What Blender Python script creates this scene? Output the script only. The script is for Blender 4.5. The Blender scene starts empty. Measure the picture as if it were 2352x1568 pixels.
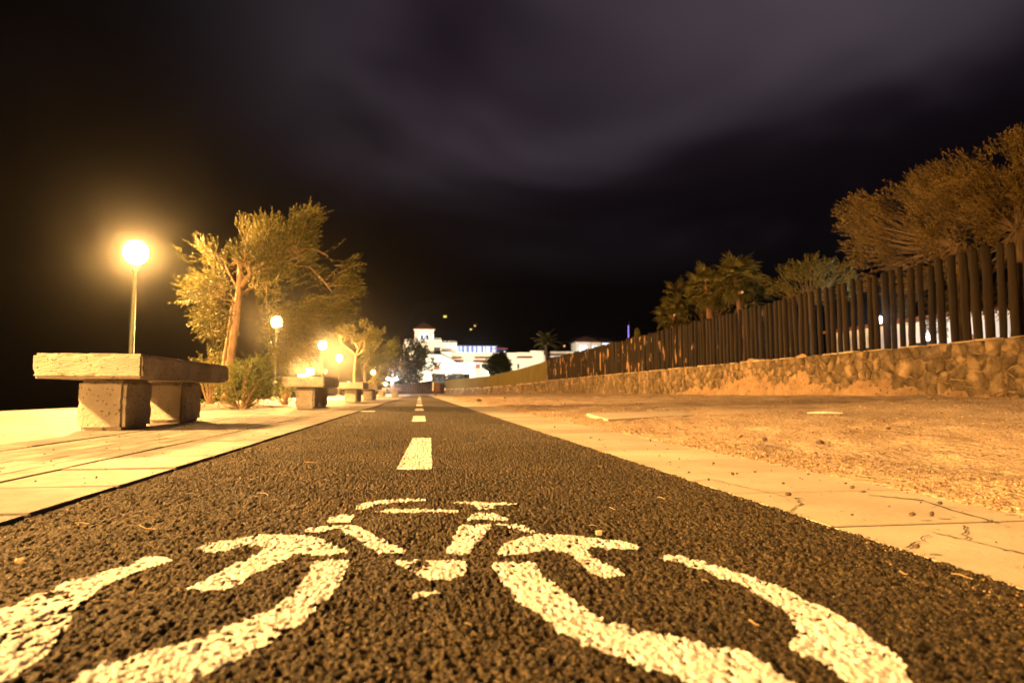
import bpy, bmesh, math, random
import numpy as np
from mathutils import Vector, Matrix

rng = np.random.default_rng(7)
random.seed(7)
S = bpy.context.scene
COL = S.collection
R = math.radians
PI = math.pi

# ------------------------------------------------------------------ camera
CAM_H, YAW, PITCH, FPX = 0.25, R(8.2), R(4.55), 1470.0      # FPX for a 2352 px wide picture
cam = bpy.data.cameras.new('camera')
cam.sensor_width = 36.0
cam.lens = 36.0 * FPX / 2352.0
cam.clip_start = 0.02
cam.clip_end = 6000
cam.dof.use_dof = True
cam.dof.focus_distance = 1.9
cam.dof.aperture_fstop = 5.0
camo = bpy.data.objects.new('camera', cam)
COL.objects.link(camo)
camo.location = (0, 0, CAM_H)
camo.rotation_euler = (PI / 2 + PITCH, 0, -YAW)
S.camera = camo

# ------------------------------------------------------------------ world (night sky)
W = bpy.data.worlds.new('World')
S.world = W
W.use_nodes = True
wn, wl = W.node_tree.nodes, W.node_tree.links
wn.clear()
w_out = wn.new('ShaderNodeOutputWorld')
w_bg = wn.new('ShaderNodeBackground')
w_bg2 = wn.new('ShaderNodeBackground')
w_add = wn.new('ShaderNodeAddShader')
w_sky = wn.new('ShaderNodeTexSky')
w_sky.sky_type = 'NISHITA'
w_sky.sun_disc = False
w_sky.sun_elevation = R(-12)
w_sky.sun_rotation = R(40)
wl.new(w_sky.outputs[0], w_bg.inputs[0])
w_bg.inputs[1].default_value = 0.002
tc = wn.new('ShaderNodeTexCoord')
sep = wn.new('ShaderNodeSeparateXYZ')
wl.new(tc.outputs['Generated'], sep.inputs[0])


def wmath(op, a, b=None, c=None, clamp=False):
    n = wn.new('ShaderNodeMath')
    n.operation = op
    n.use_clamp = clamp
    for i, v in enumerate((a, b, c)):
        if v is None:
            continue
        if isinstance(v, (int, float)):
            n.inputs[i].default_value = v
        else:
            wl.new(v, n.inputs[i])
    return n.outputs[0]


zc = wmath('ADD', wmath('MAXIMUM', sep.outputs[2], 0.0), 0.22)
comb = wn.new('ShaderNodeCombineXYZ')
wl.new(wmath('DIVIDE', sep.outputs[0], zc), comb.inputs[0])
wl.new(wmath('DIVIDE', sep.outputs[1], zc), comb.inputs[1])
comb.inputs[2].default_value = 3.4
nz = wn.new('ShaderNodeTexNoise')
nz.inputs['Scale'].default_value = 0.95
nz.inputs['Detail'].default_value = 3.0
nz.inputs['Roughness'].default_value = 0.45
nz.inputs['Distortion'].default_value = 0.6
wl.new(comb.outputs[0], nz.inputs['Vector'])
mr = wn.new('ShaderNodeMapRange')
mr.interpolation_type = 'SMOOTHSTEP'
mr.inputs['From Min'].default_value = 0.36
mr.inputs['From Max'].default_value = 0.66
wl.new(nz.outputs[0], mr.inputs['Value'])
# the cloud deck is lit by the town to the right of the path: it thins out towards the sea and the horizon
el = wn.new('ShaderNodeMapRange')
el.interpolation_type = 'SMOOTHSTEP'
el.inputs['From Min'].default_value = 0.14
el.inputs['From Max'].default_value = 0.50
wl.new(sep.outputs[2], el.inputs['Value'])
az = wn.new('ShaderNodeMapRange')
az.interpolation_type = 'SMOOTHSTEP'
az.inputs['From Min'].default_value = -0.40
az.inputs['From Max'].default_value = 0.26
az.inputs['To Min'].default_value = 0.02
wl.new(sep.outputs[0], az.inputs['Value'])
az2 = wn.new('ShaderNodeMapRange')
az2.interpolation_type = 'SMOOTHSTEP'
az2.inputs['From Min'].default_value = 0.36
az2.inputs['From Max'].default_value = 0.82
az2.inputs['To Min'].default_value = 1.0
az2.inputs['To Max'].default_value = 0.42
wl.new(sep.outputs[0], az2.inputs['Value'])
dens = wmath('MULTIPLY', wmath('MULTIPLY', wmath('MULTIPLY_ADD', mr.outputs[0], 0.75, 0.25), el.outputs[0]), wmath('MULTIPLY', az.outputs[0], az2.outputs[0]))
wcol = wn.new('ShaderNodeMix')
wcol.data_type = 'RGBA'
wl.new(mr.outputs[0], wcol.inputs[0])
wcol.inputs[6].default_value = (0.041, 0.026, 0.040, 1)
wcol.inputs[7].default_value = (0.079, 0.061, 0.078, 1)
wl.new(wcol.outputs[2], w_bg2.inputs[0])
wl.new(wmath('ADD', dens, 0.012), w_bg2.inputs[1])
wl.new(w_bg.outputs[0], w_add.inputs[0])
wl.new(w_bg2.outputs[0], w_add.inputs[1])
wl.new(w_add.outputs[0], w_out.inputs[0])

# ------------------------------------------------------------------ exposure and renderer
S.view_settings.view_transform = 'Standard'
S.view_settings.look = 'None'
S.view_settings.exposure = 0.0
S.view_settings.gamma = 1.0
S.view_settings.use_curve_mapping = False
cy = S.cycles
cy.use_denoising = True
cy.sample_clamp_indirect = 12.0
cy.sample_clamp_direct = 0.0
cy.max_bounces = 5
cy.diffuse_bounces = 3
cy.glossy_bounces = 2
cy.volume_bounces = 0
cy.caustics_reflective = False
cy.caustics_refractive = False
cy.use_light_tree = True

SODIUM = (1.0, 0.50, 0.138)
LAMP_W = 9400.0         # bulb of a promenade lamp

# ------------------------------------------------------------------ helpers
RX = Matrix.Rotation(-YAW, 3, 'Z') @ Matrix.Rotation(PI / 2 + PITCH, 3, 'X')
CAMV = Vector((0, 0, CAM_H))


def ray(x, y):
    return (RX @ Vector(((x - 1176) / FPX, -(y - 784) / FPX, -1.0)))


def on_ground(x, y, z=0.0):
    d = ray(x, y)
    t = (z - CAM_H) / d.z
    return CAMV + d * t


def at_y(x, y, Y):                 # where the sight line meets the plane Y = const
    d = ray(x, y)
    return CAMV + d * (Y / d.y)


def at_x(x, y, X):
    d = ray(x, y)
    return CAMV + d * (X / d.x)


def src(x, y):                     # photograph pixel (3840 wide) to ground
    p = on_ground(x * 2352 / 3840, y * 2352 / 3840)
    return (p.x, p.y)


def tag(o, label=None, cat=None, group=None, kind=None):
    if label: o['label'] = label
    if cat: o['category'] = cat
    if group: o['group'] = group
    if kind: o['kind'] = kind
    return o


def empty(name, loc=(0, 0, 0), rz=0.0):
    o = bpy.data.objects.new(name, None)
    COL.objects.link(o)
    o.location = loc
    o.rotation_euler = (0, 0, rz)
    o.empty_display_size = 0.1
    return o


def link(name, me, m=None, parent=None, loc=None, rot=None, scale=None):
    o = bpy.data.objects.new(name, me)
    COL.objects.link(o)
    if m is not None and len(me.materials) == 0:
        me.materials.append(m)
    if parent is not None: o.parent = parent
    if loc is not None: o.location = loc
    if rot is not None: o.rotation_euler = rot
    if scale is not None: o.scale = scale
    return o


def np_mesh(name, V, F, m=None, smooth=False):
    """V (n,3), F (k,3|4) numpy arrays"""
    V = np.asarray(V, dtype=np.float32)
    F = np.asarray(F, dtype=np.int32)
    me = bpy.data.meshes.new(name)
    k = F.shape[1]
    me.vertices.add(len(V))
    me.vertices.foreach_set('co', V.ravel())
    me.loops.add(F.size)
    me.loops.foreach_set('vertex_index', F.ravel())
    me.polygons.add(len(F))
    me.polygons.foreach_set('loop_start', np.arange(0, F.size, k, dtype=np.int32))
    me.polygons.foreach_set('loop_total', np.full(len(F), k, dtype=np.int32))
    if smooth:
        me.polygons.foreach_set('use_smooth', np.ones(len(F), dtype=bool))
    me.update(calc_edges=True)
    if m is not None:
        me.materials.append(m)
    return me


class MB:
    """collects shapes for one mesh"""
    def __init__(self):
        self.v, self.f = [], []

    def add(self, vs, fs):
        b = len(self.v)
        self.v += [tuple(p) for p in vs]
        self.f += [tuple(b + i for i in f) for f in fs]
        return self

    def box(self, x0, x1, y0, y1, z0, z1):
        return self.add([(x0, y0, z0), (x1, y0, z0), (x1, y1, z0), (x0, y1, z0), (x0, y0, z1), (x1, y0, z1), (x1, y1, z1), (x0, y1, z1)],
                        [(0, 3, 2, 1), (4, 5, 6, 7), (0, 1, 5, 4), (1, 2, 6, 5), (2, 3, 7, 6), (3, 0, 4, 7)])

    def lathe(self, prof, n=16, cx=0, cy_=0):
        b = len(self.v)
        for r, z in prof:
            for k in range(n):
                a = 2 * PI * k / n
                self.v.append((cx + r * math.cos(a), cy_ + r * math.sin(a), z))
        for i in range(len(prof) - 1):
            for k in range(n):
                k2 = (k + 1) % n
                self.f.append((b + i * n + k, b + i * n + k2, b + (i + 1) * n + k2, b + (i + 1) * n + k))
        self.f.append(tuple(b + k for k in reversed(range(n))))
        self.f.append(tuple(b + (len(prof) - 1) * n + k for k in range(n)))
        return self

    def tube(self, pts, rad, n=7, cap=True):
        pts = [Vector(p) for p in pts]
        if not hasattr(rad, '__len__'): rad = [rad] * len(pts)
        b = len(self.v)
        ref = Vector((0.3, 0.9, 0.2)).normalized()
        for i, p in enumerate(pts):
            t = (pts[min(i + 1, len(pts) - 1)] - pts[max(i - 1, 0)])
            t = t.normalized() if t.length > 1e-9 else Vector((0, 0, 1))
            u = t.cross(ref)
            if u.length < 0.05: u = t.cross(Vector((1, 0, 0)))
            u.normalize()
            w = t.cross(u)
            for k in range(n):
                a = 2 * PI * k / n
                self.v.append(tuple(p + (u * math.cos(a) + w * math.sin(a)) * rad[i]))
        for i in range(len(pts) - 1):
            for k in range(n):
                k2 = (k + 1) % n
                self.f.append((b + i * n + k, b + i * n + k2, b + (i + 1) * n + k2, b + (i + 1) * n + k))
        if cap:
            self.f.append(tuple(b + k for k in reversed(range(n))))
            self.f.append(tuple(b + (len(pts) - 1) * n + k for k in range(n)))
        return self

    def prism(self, poly, y0, y1):        # polygon in (x, z) extruded along y
        n = len(poly)
        vs = [(x, y0, z) for x, z in poly] + [(x, y1, z) for x, z in poly]
        fs = [tuple(range(n)), tuple(reversed(range(n, 2 * n)))]
        fs += [(i, i + n, (i + 1) % n + n, (i + 1) % n) for i in range(n)]
        return self.add(vs, fs)

    def mesh(self, name, m=None, smooth=False, bevel=0.0, seg=1):
        me = bpy.data.meshes.new(name)
        me.from_pydata(self.v, [], self.f)
        if bevel:
            bm = bmesh.new()
            bm.from_mesh(me)
            bmesh.ops.recalc_face_normals(bm, faces=bm.faces)
            bmesh.ops.bevel(bm, geom=list(bm.edges), offset=bevel, segments=seg, affect='EDGES', clamp_overlap=True)
            bm.to_mesh(me)
            bm.free()
        if smooth:
            for p in me.polygons: p.use_smooth = True
        me.update()
        if m is not None: me.materials.append(m)
        return me

    def build(self, name, m, parent=None, loc=None, rot=None, **kw):
        return link(name, self.mesh(name, m, **kw), None, parent, loc, rot)


# ---- noise
def hash2(ix, iy, s):
    h = (ix.astype(np.int64) * 374761393 + iy.astype(np.int64) * 668265263 + s * 2147483647) & 0xFFFFFFFF
    h = ((h ^ (h >> 13)) * 1274126177) & 0xFFFFFFFF
    h = (h ^ (h >> 16)) & 0xFFFFFFFF
    return h.astype(np.float64) / 4294967295.0


def vnoise(x, y, s=0):
    ix, iy = np.floor(x), np.floor(y)
    fx, fy = x - ix, y - iy
    fx = fx * fx * (3 - 2 * fx)
    fy = fy * fy * (3 - 2 * fy)
    a, b = hash2(ix, iy, s), hash2(ix + 1, iy, s)
    c, d = hash2(ix, iy + 1, s), hash2(ix + 1, iy + 1, s)
    return (a * (1 - fx) + b * fx) * (1 - fy) + (c * (1 - fx) + d * fx) * fy


def worley(x, y, s=0):
    ix, iy = np.floor(x), np.floor(y)
    f1 = np.full(x.shape, 9.0)
    hv = np.zeros(x.shape)
    for dx in (-1, 0, 1):
        for dy in (-1, 0, 1):
            cx, cy2 = ix + dx, iy + dy
            px = cx + 0.1 + 0.8 * hash2(cx, cy2, s + 1)
            py = cy2 + 0.1 + 0.8 * hash2(cx, cy2, s + 2)
            d = (x - px) ** 2 + (y - py) ** 2
            near = d < f1
            f1 = np.where(near, d, f1)
            hv = np.where(near, hash2(cx, cy2, s + 3), hv)
    return np.sqrt(f1), hv


def in_poly(px, py, poly):
    inside = np.zeros(px.shape, dtype=bool)
    n = len(poly)
    j = n - 1
    for i in range(n):
        xi, yi = poly[i]
        xj, yj = poly[j]
        if yi != yj:
            c = ((yi > py) != (yj > py)) & (px < (xj - xi) * (py - yi) / (yj - yi) + xi)
            inside ^= c
        j = i
    return inside


# ---- materials
def mat(name, c1, c2=None, scale=6.0, detail=4.0, rough=0.8, bump=0.0, bscale=None, bdist=0.01, stretch=(1, 1, 1), lo=0.35, hi=0.65,
        spots=None, spot_scale=20.0, spot_lo=0.62, spot_hi=0.68, metallic=0.0, rand=False, spec=0.3, coords='Object', emit=None, patch=None):
    m = bpy.data.materials.new(name)
    m.use_nodes = True
    n, l = m.node_tree.nodes, m.node_tree.links
    b = n['Principled BSDF']
    b.inputs['Roughness'].default_value = rough
    b.inputs['Metallic'].default_value = metallic
    b.inputs['Specular IOR Level'].default_value = spec
    b.inputs['Base Color'].default_value = (*c1, 1)
    if emit:
        b.inputs['Emission Color'].default_value = (*emit[0], 1)
        b.inputs['Emission Strength'].default_value = emit[1]
    t = n.new('ShaderNodeTexCoord')
    mp = n.new('ShaderNodeMapping')
    mp.inputs['Scale'].default_value = stretch
    l.new(t.outputs[coords], mp.inputs[0])
    vec = mp.outputs[0]
    if rand:
        oi = n.new('ShaderNodeObjectInfo')
        mu = n.new('ShaderNodeMath'); mu.operation = 'MULTIPLY'; mu.inputs[1].default_value = 91.7
        l.new(oi.outputs['Random'], mu.inputs[0])
        ad = n.new('ShaderNodeVectorMath'); ad.operation = 'ADD'
        l.new(vec, ad.inputs[0]); l.new(mu.outputs[0], ad.inputs[1])
        vec = ad.outputs[0]
    col = None
    if c2 is not None:
        nt = n.new('ShaderNodeTexNoise')
        nt.inputs['Scale'].default_value = scale
        nt.inputs['Detail'].default_value = detail
        nt.inputs['Roughness'].default_value = 0.6
        l.new(vec, nt.inputs['Vector'])
        mr_ = n.new('ShaderNodeMapRange')
        mr_.inputs['From Min'].default_value = lo
        mr_.inputs['From Max'].default_value = hi
        l.new(nt.outputs[0], mr_.inputs['Value'])
        mx = n.new('ShaderNodeMix'); mx.data_type = 'RGBA'
        mx.inputs[6].default_value = (*c1, 1); mx.inputs[7].default_value = (*c2, 1)
        l.new(mr_.outputs[0], mx.inputs[0])
        col = mx.outputs[2]
    if spots is not None:
        nt = n.new('ShaderNodeTexNoise')
        nt.inputs['Scale'].default_value = spot_scale
        nt.inputs['Detail'].default_value = 2.0
        l.new(vec, nt.inputs['Vector'])
        mr_ = n.new('ShaderNodeMapRange')
        mr_.inputs['From Min'].default_value = spot_lo
        mr_.inputs['From Max'].default_value = spot_hi
        l.new(nt.outputs[0], mr_.inputs['Value'])
        mx = n.new('ShaderNodeMix'); mx.data_type = 'RGBA'
        if col is not None: l.new(col, mx.inputs[6])
        else: mx.inputs[6].default_value = (*c1, 1)
        mx.inputs[7].default_value = (*spots, 1)
        l.new(mr_.outputs[0], mx.inputs[0])
        col = mx.outputs[2]
    if patch:
        nt = n.new('ShaderNodeTexNoise')
        nt.inputs['Scale'].default_value = patch[0]
        nt.inputs['Detail'].default_value = 5.0
        l.new(vec, nt.inputs['Vector'])
        mr_ = n.new('ShaderNodeMapRange')
        mr_.inputs['From Min'].default_value = 0.35
        mr_.inputs['From Max'].default_value = 0.65
        mr_.inputs['To Min'].default_value = patch[1]
        mr_.inputs['To Max'].default_value = patch[2]
        l.new(nt.outputs[0], mr_.inputs['Value'])
        hp = n.new('ShaderNodeHueSaturation')
        l.new(mr_.outputs[0], hp.inputs['Value'])
        l.new(col, hp.inputs['Color'])
        col = hp.outputs[0]
    if rand:
        hs = n.new('ShaderNodeHueSaturation')
        mr_ = n.new('ShaderNodeMapRange')
        mr_.inputs['To Min'].default_value = 0.78
        mr_.inputs['To Max'].default_value = 1.2
        l.new(oi.outputs['Random'], mr_.inputs['Value'])
        l.new(mr_.outputs[0], hs.inputs['Value'])
        if col is not None: l.new(col, hs.inputs['Color'])
        else: hs.inputs['Color'].default_value = (*c1, 1)
        col = hs.outputs[0]
    if col is not None:
        l.new(col, b.inputs['Base Color'])
    if bump:
        nt = n.new('ShaderNodeTexNoise')
        nt.inputs['Scale'].default_value = bscale or scale * 4
        nt.inputs['Detail'].default_value = 5.0
        nt.inputs['Roughness'].default_value = 0.65
        l.new(vec, nt.inputs['Vector'])
        bp = n.new('ShaderNodeBump')
        bp.inputs['Strength'].default_value = bump
        bp.inputs['Distance'].default_value = bdist
        l.new(nt.outputs[0], bp.inputs['Height'])
        l.new(bp.outputs[0], b.inputs['Normal'])
    return m


def emitter(name, color, strength):
    m = bpy.data.materials.new(name)
    m.use_nodes = True
    n, l = m.node_tree.nodes, m.node_tree.links
    n.clear()
    o = n.new('ShaderNodeOutputMaterial')
    e = n.new('ShaderNodeEmission')
    e.inputs[0].default_value = (*color, 1)
    e.inputs[1].default_value = strength
    l.new(e.outputs[0], o.inputs[0])
    m.cycles.emission_sampling = 'NONE'
    return m


def lit_glass(name, color, strength, clear=0.85):
    """frosted lamp glass: glows itself and lets the light of the bulb inside through"""
    m = emitter(name, color, strength / (1 - clear))
    n, l = m.node_tree.nodes, m.node_tree.links
    e = next(x for x in n if x.type == 'EMISSION')
    o = next(x for x in n if x.type == 'OUTPUT_MATERIAL')
    t = n.new('ShaderNodeBsdfTransparent')
    mx = n.new('ShaderNodeMixShader')
    mx.inputs[0].default_value = 1 - clear
    l.new(t.outputs[0], mx.inputs[1])
    l.new(e.outputs[0], mx.inputs[2])
    l.new(mx.outputs[0], o.inputs[0])
    return m


def bulb(parent, loc, power, color, radius=0.12):
    d = bpy.data.lights.new('bulb', 'POINT')
    d.energy = power
    d.color = color
    d.shadow_soft_size = radius
    o = bpy.data.objects.new('bulb', d)
    COL.objects.link(o)
    o.parent = parent
    o.location = loc
    return o



def leaf_mat(name, c1, c2):
    m = mat(name, c1, c2, scale=2.2, detail=3, rough=0.6, lo=0.35, hi=0.65, spec=0.25)
    n, l = m.node_tree.nodes, m.node_tree.links
    b = n['Principled BSDF']
    tr = n.new('ShaderNodeBsdfTranslucent')
    l.new(b.inputs['Base Color'].links[0].from_socket, tr.inputs[0])
    mx = n.new('ShaderNodeMixShader')
    mx.inputs[0].default_value = 0.3
    l.new(b.outputs[0], mx.inputs[1]); l.new(tr.outputs[0], mx.inputs[2])
    l.new(mx.outputs[0], n['Material Output'].inputs[0])
    return m


M = {}
M['asphalt'] = mat('asphalt', (0.005, 0.004, 0.0025), (0.130, 0.094, 0.038), scale=270, detail=2.0, rough=0.75, bump=1.0, bscale=240, bdist=0.004, lo=0.45, hi=0.62,
                   spots=(0.50, 0.40, 0.24), spot_scale=300, spot_lo=0.69, spot_hi=0.73, spec=0.35, patch=(2.6, 0.66, 1.12))  # aggregate speckle; the bright specks also paint in the sparkle of lit grains
M['road_paint'] = mat('road_paint', (0.82, 0.83, 0.86), (0.72, 0.72, 0.72), scale=30, rough=0.65, bump=0.5, bscale=260, bdist=0.002,
                      spots=(0.10, 0.08, 0.05), spot_scale=210, spot_lo=0.67, spot_hi=0.72, patch=(7.0, 0.88, 1.05))
M['slab'] = mat('paving_slab', (0.235, 0.215, 0.20), (0.155, 0.14, 0.13), scale=3.0, detail=8, rough=0.72, bump=0.6, bscale=55, bdist=0.006, rand=True, patch=(9.0, 0.8, 1.12),
                spots=(0.22, 0.20, 0.17), spot_scale=48, spot_lo=0.69, spot_hi=0.75)
M['paver'] = mat('guide_paver', (0.30, 0.275, 0.255), (0.22, 0.20, 0.185), scale=3.0, detail=8, rough=0.72, bump=0.6, bscale=55, bdist=0.006, rand=True, patch=(9.0, 0.8, 1.12),
                 spots=(0.22, 0.20, 0.17), spot_scale=48, spot_lo=0.69, spot_hi=0.75)
M['kerb'] = mat('kerb_slab', (0.58, 0.52, 0.44), (0.45, 0.395, 0.325), scale=4.0, detail=8, rough=0.75, bump=0.4, bscale=60, bdist=0.004, rand=True,
                spots=(0.20, 0.16, 0.12), spot_scale=55, spot_lo=0.70, spot_hi=0.76)
M['joint'] = mat('paving_joint', (0.16, 0.135, 0.11), (0.07, 0.06, 0.05), scale=14, rough=0.95, bump=0.5, bdist=0.01)
M['soil'] = mat('dry_soil', (0.66, 0.53, 0.40), (0.54, 0.41, 0.29), scale=1.3, detail=10, rough=0.95, bump=1.0, bscale=26, bdist=0.03,
                spots=(0.15, 0.10, 0.07), spot_scale=46, spot_lo=0.61, spot_hi=0.67, spec=0.1, patch=(0.7, 0.78, 1.08))
M['plaster'] = mat('earth_plaster', (0.52, 0.36, 0.22), (0.34, 0.225, 0.135), scale=3.5, detail=9, rough=0.95, bump=1.0, bscale=30, bdist=0.05,
                   spots=(0.13, 0.085, 0.055), spot_scale=13, spot_lo=0.62, spot_hi=0.68, spec=0.1)
M['pebble'] = mat('gravel', (0.50, 0.36, 0.24), (0.16, 0.11, 0.08), scale=9, detail=2, rough=0.9, bump=0.4, bscale=90, bdist=0.004, spec=0.1)
M['dark_stone'] = mat('dark_stone', (0.08, 0.06, 0.05), (0.14, 0.10, 0.08), scale=20, rough=0.9, bump=0.6, bscale=60, bdist=0.01)
M['concrete'] = mat('bench_concrete', (0.40, 0.36, 0.315), (0.30, 0.27, 0.235), scale=5, detail=8, rough=0.85, bump=0.5, bscale=70, bdist=0.006,
                    spots=(0.11, 0.09, 0.07), spot_scale=46, spot_lo=0.635, spot_hi=0.67, rand=True, patch=(3.0, 0.75, 1.1))
M['lamp_green'] = mat('lamp_post_paint', (0.10, 0.12, 0.085), (0.14, 0.15, 0.11), scale=12, rough=0.4, metallic=0.2, spec=0.5)
M['lamp_cast'] = mat('lamp_collar_cast', (0.45, 0.42, 0.36), (0.36, 0.33, 0.28), scale=12, rough=0.5)
M['globe'] = lit_glass('lit_sodium_globe', SODIUM, 60)
M['globe_dim'] = lit_glass('lit_distant_globe', SODIUM, 40)
M['flood_lens'] = lit_glass('lit_flood_lens', SODIUM, 60)
M['star_light'] = lit_glass('brilliant_white_lamp', (0.88, 0.94, 1.0), 60)
M['globe_off'] = mat('unlit_lantern_glass', (0.75, 0.72, 0.62), rough=0.3, spec=0.5)
M['white_light'] = lit_glass('white_lamp', (0.88, 0.94, 1.0), 40)
M['bark'] = mat('tamarisk_bark', (0.34, 0.24, 0.15), (0.19, 0.125, 0.075), scale=14, detail=6, rough=0.9, bump=1.0, bscale=40, bdist=0.02, stretch=(1, 1, 0.25))
M['bark_dark'] = mat('dark_bark', (0.15, 0.10, 0.055), (0.08, 0.052, 0.03), scale=14, detail=6, rough=0.9, bump=1.0, bscale=40, bdist=0.02, stretch=(1, 1, 0.25))
M['leaf_gold'] = leaf_mat('tamarisk_leaves', (0.15, 0.135, 0.036), (0.055, 0.058, 0.015))
M['leaf_green'] = leaf_mat('shrub_leaves', (0.13, 0.15, 0.04), (0.06, 0.075, 0.02))
M['leaf_dry'] = leaf_mat('dry_tamarisk_leaves', (0.20, 0.138, 0.042), (0.07, 0.047, 0.014))
M['leaf_palm'] = leaf_mat('palm_leaves', (0.17, 0.145, 0.036), (0.075, 0.07, 0.017))
M['leaf_dark'] = leaf_mat('dark_leaves', (0.06, 0.075, 0.025), (0.025, 0.032, 0.012))
M['palm_bark'] = mat('palm_bark', (0.22, 0.12, 0.06), (0.10, 0.055, 0.03), scale=10, rough=0.95, bump=1.0, bscale=18, bdist=0.03, stretch=(1, 1, 3))
M['cut_wood'] = mat('pale_sawn_wood', (0.75, 0.65, 0.48), (0.6, 0.5, 0.35), scale=14, rough=0.8)
M['rubble'] = mat('rubble_stone', (0.34, 0.255, 0.155), (0.13, 0.095, 0.055), scale=5, detail=9, rough=0.92, bump=1.0, bscale=22, bdist=0.07, rand=True, patch=(1.1, 0.6, 1.2),
                  spots=(0.48, 0.35, 0.21), spot_scale=3.5, spot_lo=0.54, spot_hi=0.66, spec=0.1)
M['mortar'] = mat('wall_mortar', (0.42, 0.31, 0.19), (0.16, 0.115, 0.07), scale=4, detail=8, rough=0.95, bump=0.8, bscale=30, bdist=0.03)
M['mortar_pale'] = mat('pale_mortar_cap', (0.60, 0.50, 0.36), (0.34, 0.25, 0.16), scale=2.2, detail=5, rough=0.9, bump=0.8, bscale=24, bdist=0.02, lo=0.42, hi=0.58)
M['post'] = mat('tarred_wood_post', (0.011, 0.0075, 0.004), (0.027, 0.0165, 0.0075), scale=9, detail=7, rough=0.85, bump=1.0, bscale=34, bdist=0.012, stretch=(1.6, 1.6, 0.16), rand=True,
                spots=(0.42, 0.27, 0.13), spot_scale=4.6, spot_lo=0.695, spot_hi=0.715)
M['post_worn'] = mat('peeling_wood_post', (0.011, 0.0075, 0.004), (0.027, 0.0165, 0.0075), scale=9, detail=7, rough=0.85, bump=1.0, bscale=34, bdist=0.012, stretch=(1.6, 1.6, 0.3), rand=True,
                     spots=(0.40, 0.24, 0.115), spot_scale=4.2, spot_lo=0.62, spot_hi=0.645)
M['reed'] = mat('reed_fence', (0.115, 0.095, 0.035), (0.19, 0.155, 0.06), scale=3, rough=0.85, stretch=(6, 6, 0.3))
M['dark_board'] = mat('dark_board', (0.02, 0.012, 0.007), (0.034, 0.02, 0.011), scale=4, rough=0.85)
M['sign_brown'] = mat('brown_sign', (0.16, 0.075, 0.035), (0.12, 0.055, 0.028), scale=6, rough=0.6)
M['white_paint'] = mat('white_paint', (0.78, 0.76, 0.70), (0.7, 0.68, 0.62), scale=3, rough=0.6)
M['stucco'] = mat('cream_stucco', (0.76, 0.68, 0.54), (0.68, 0.60, 0.47), scale=0.6, rough=0.9, bump=0.2, bscale=8, bdist=0.02)
M['stucco_w'] = mat('white_stucco', (0.80, 0.79, 0.76), (0.72, 0.71, 0.68), scale=0.7, rough=0.9, bump=0.2, bscale=8, bdist=0.02)
M['tile'] = mat('roof_tile', (0.22, 0.08, 0.045), (0.14, 0.05, 0.03), scale=3, rough=0.85, bump=0.5, bscale=6, bdist=0.05)
M['opening'] = mat('dark_opening', (0.02, 0.02, 0.022), (0.03, 0.03, 0.03), scale=2, rough=0.5)
M['shutter'] = mat('brown_shutter', (0.30, 0.13, 0.08), (0.24, 0.10, 0.06), scale=3, rough=0.7)
M['lit_window'] = emitter('lit_window', (0.86, 0.93, 1.0), 1.7)
M['lit_blue'] = emitter('lit_blue_glass', (0.40, 0.44, 1.0), 0.85)
M['lit_strip'] = emitter('lit_white_panel', (0.82, 0.88, 1.0), 1.6)
M['lit_violet'] = emitter('violet_neon', (0.42, 0.30, 1.0), 1.5)
M['basalt'] = mat('basalt_wall', (0.12, 0.115, 0.11), (0.045, 0.043, 0.042), scale=2.2, detail=3, rough=0.9, bump=1.0, bscale=3, bdist=0.1, lo=0.45, hi=0.55)
M['hill'] = mat('dark_hillside', (0.02, 0.018, 0.015), (0.035, 0.03, 0.022), scale=0.01, rough=1.0)
M['metal_dark'] = mat('dark_metal', (0.05, 0.05, 0.05), rough=0.5, metallic=0.6)
M['straw'] = mat('dry_straw', (0.42, 0.32, 0.18), (0.3, 0.22, 0.12), scale=20, rough=0.8)
M['chip'] = mat('pale_stone_chip', (0.66, 0.55, 0.38), (0.5, 0.40, 0.27), scale=40, rough=0.8, bump=0.5, bscale=120, bdist=0.003)
M['seawater'] = mat('seawater', (0.006, 0.008, 0.01), rough=0.18, bump=0.6, scale=1, bscale=1.4, bdist=0.15, spec=0.5)

# ------------------------------------------------------------------ ground sheet
ROAD_W = 0.785
KERB_R = 1.275
WALL_X = 8.80


def soil_z(X, Y):
    t = np.clip((X - KERB_R) / (WALL_X - KERB_R), 0, 1)
    z = -0.012 + 0.20 * t ** 1.3
    edge = np.clip((X - KERB_R) / 0.35, 0, 1)
    z = z + edge * (0.055 * (vnoise(X * 1.1, Y * 0.8, 3) - 0.5) + 0.035 * (vnoise(X * 3.1, Y * 2.7, 5) - 0.5) + 0.022 * (vnoise(X * 9.3, Y * 8.7, 8) - 0.5))
    f1, hv = worley(X * 16, Y * 16, 31)
    z = z + edge * np.where(hv > 0.62, np.clip(0.42 - f1, 0, 1) * 0.035 * hv, 0)
    z = z + 0.014 * np.exp(-((X - KERB_R - 0.22) / 0.2) ** 2) * (0.4 + vnoise(X * 30, Y * 30, 9))
    return z


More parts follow.
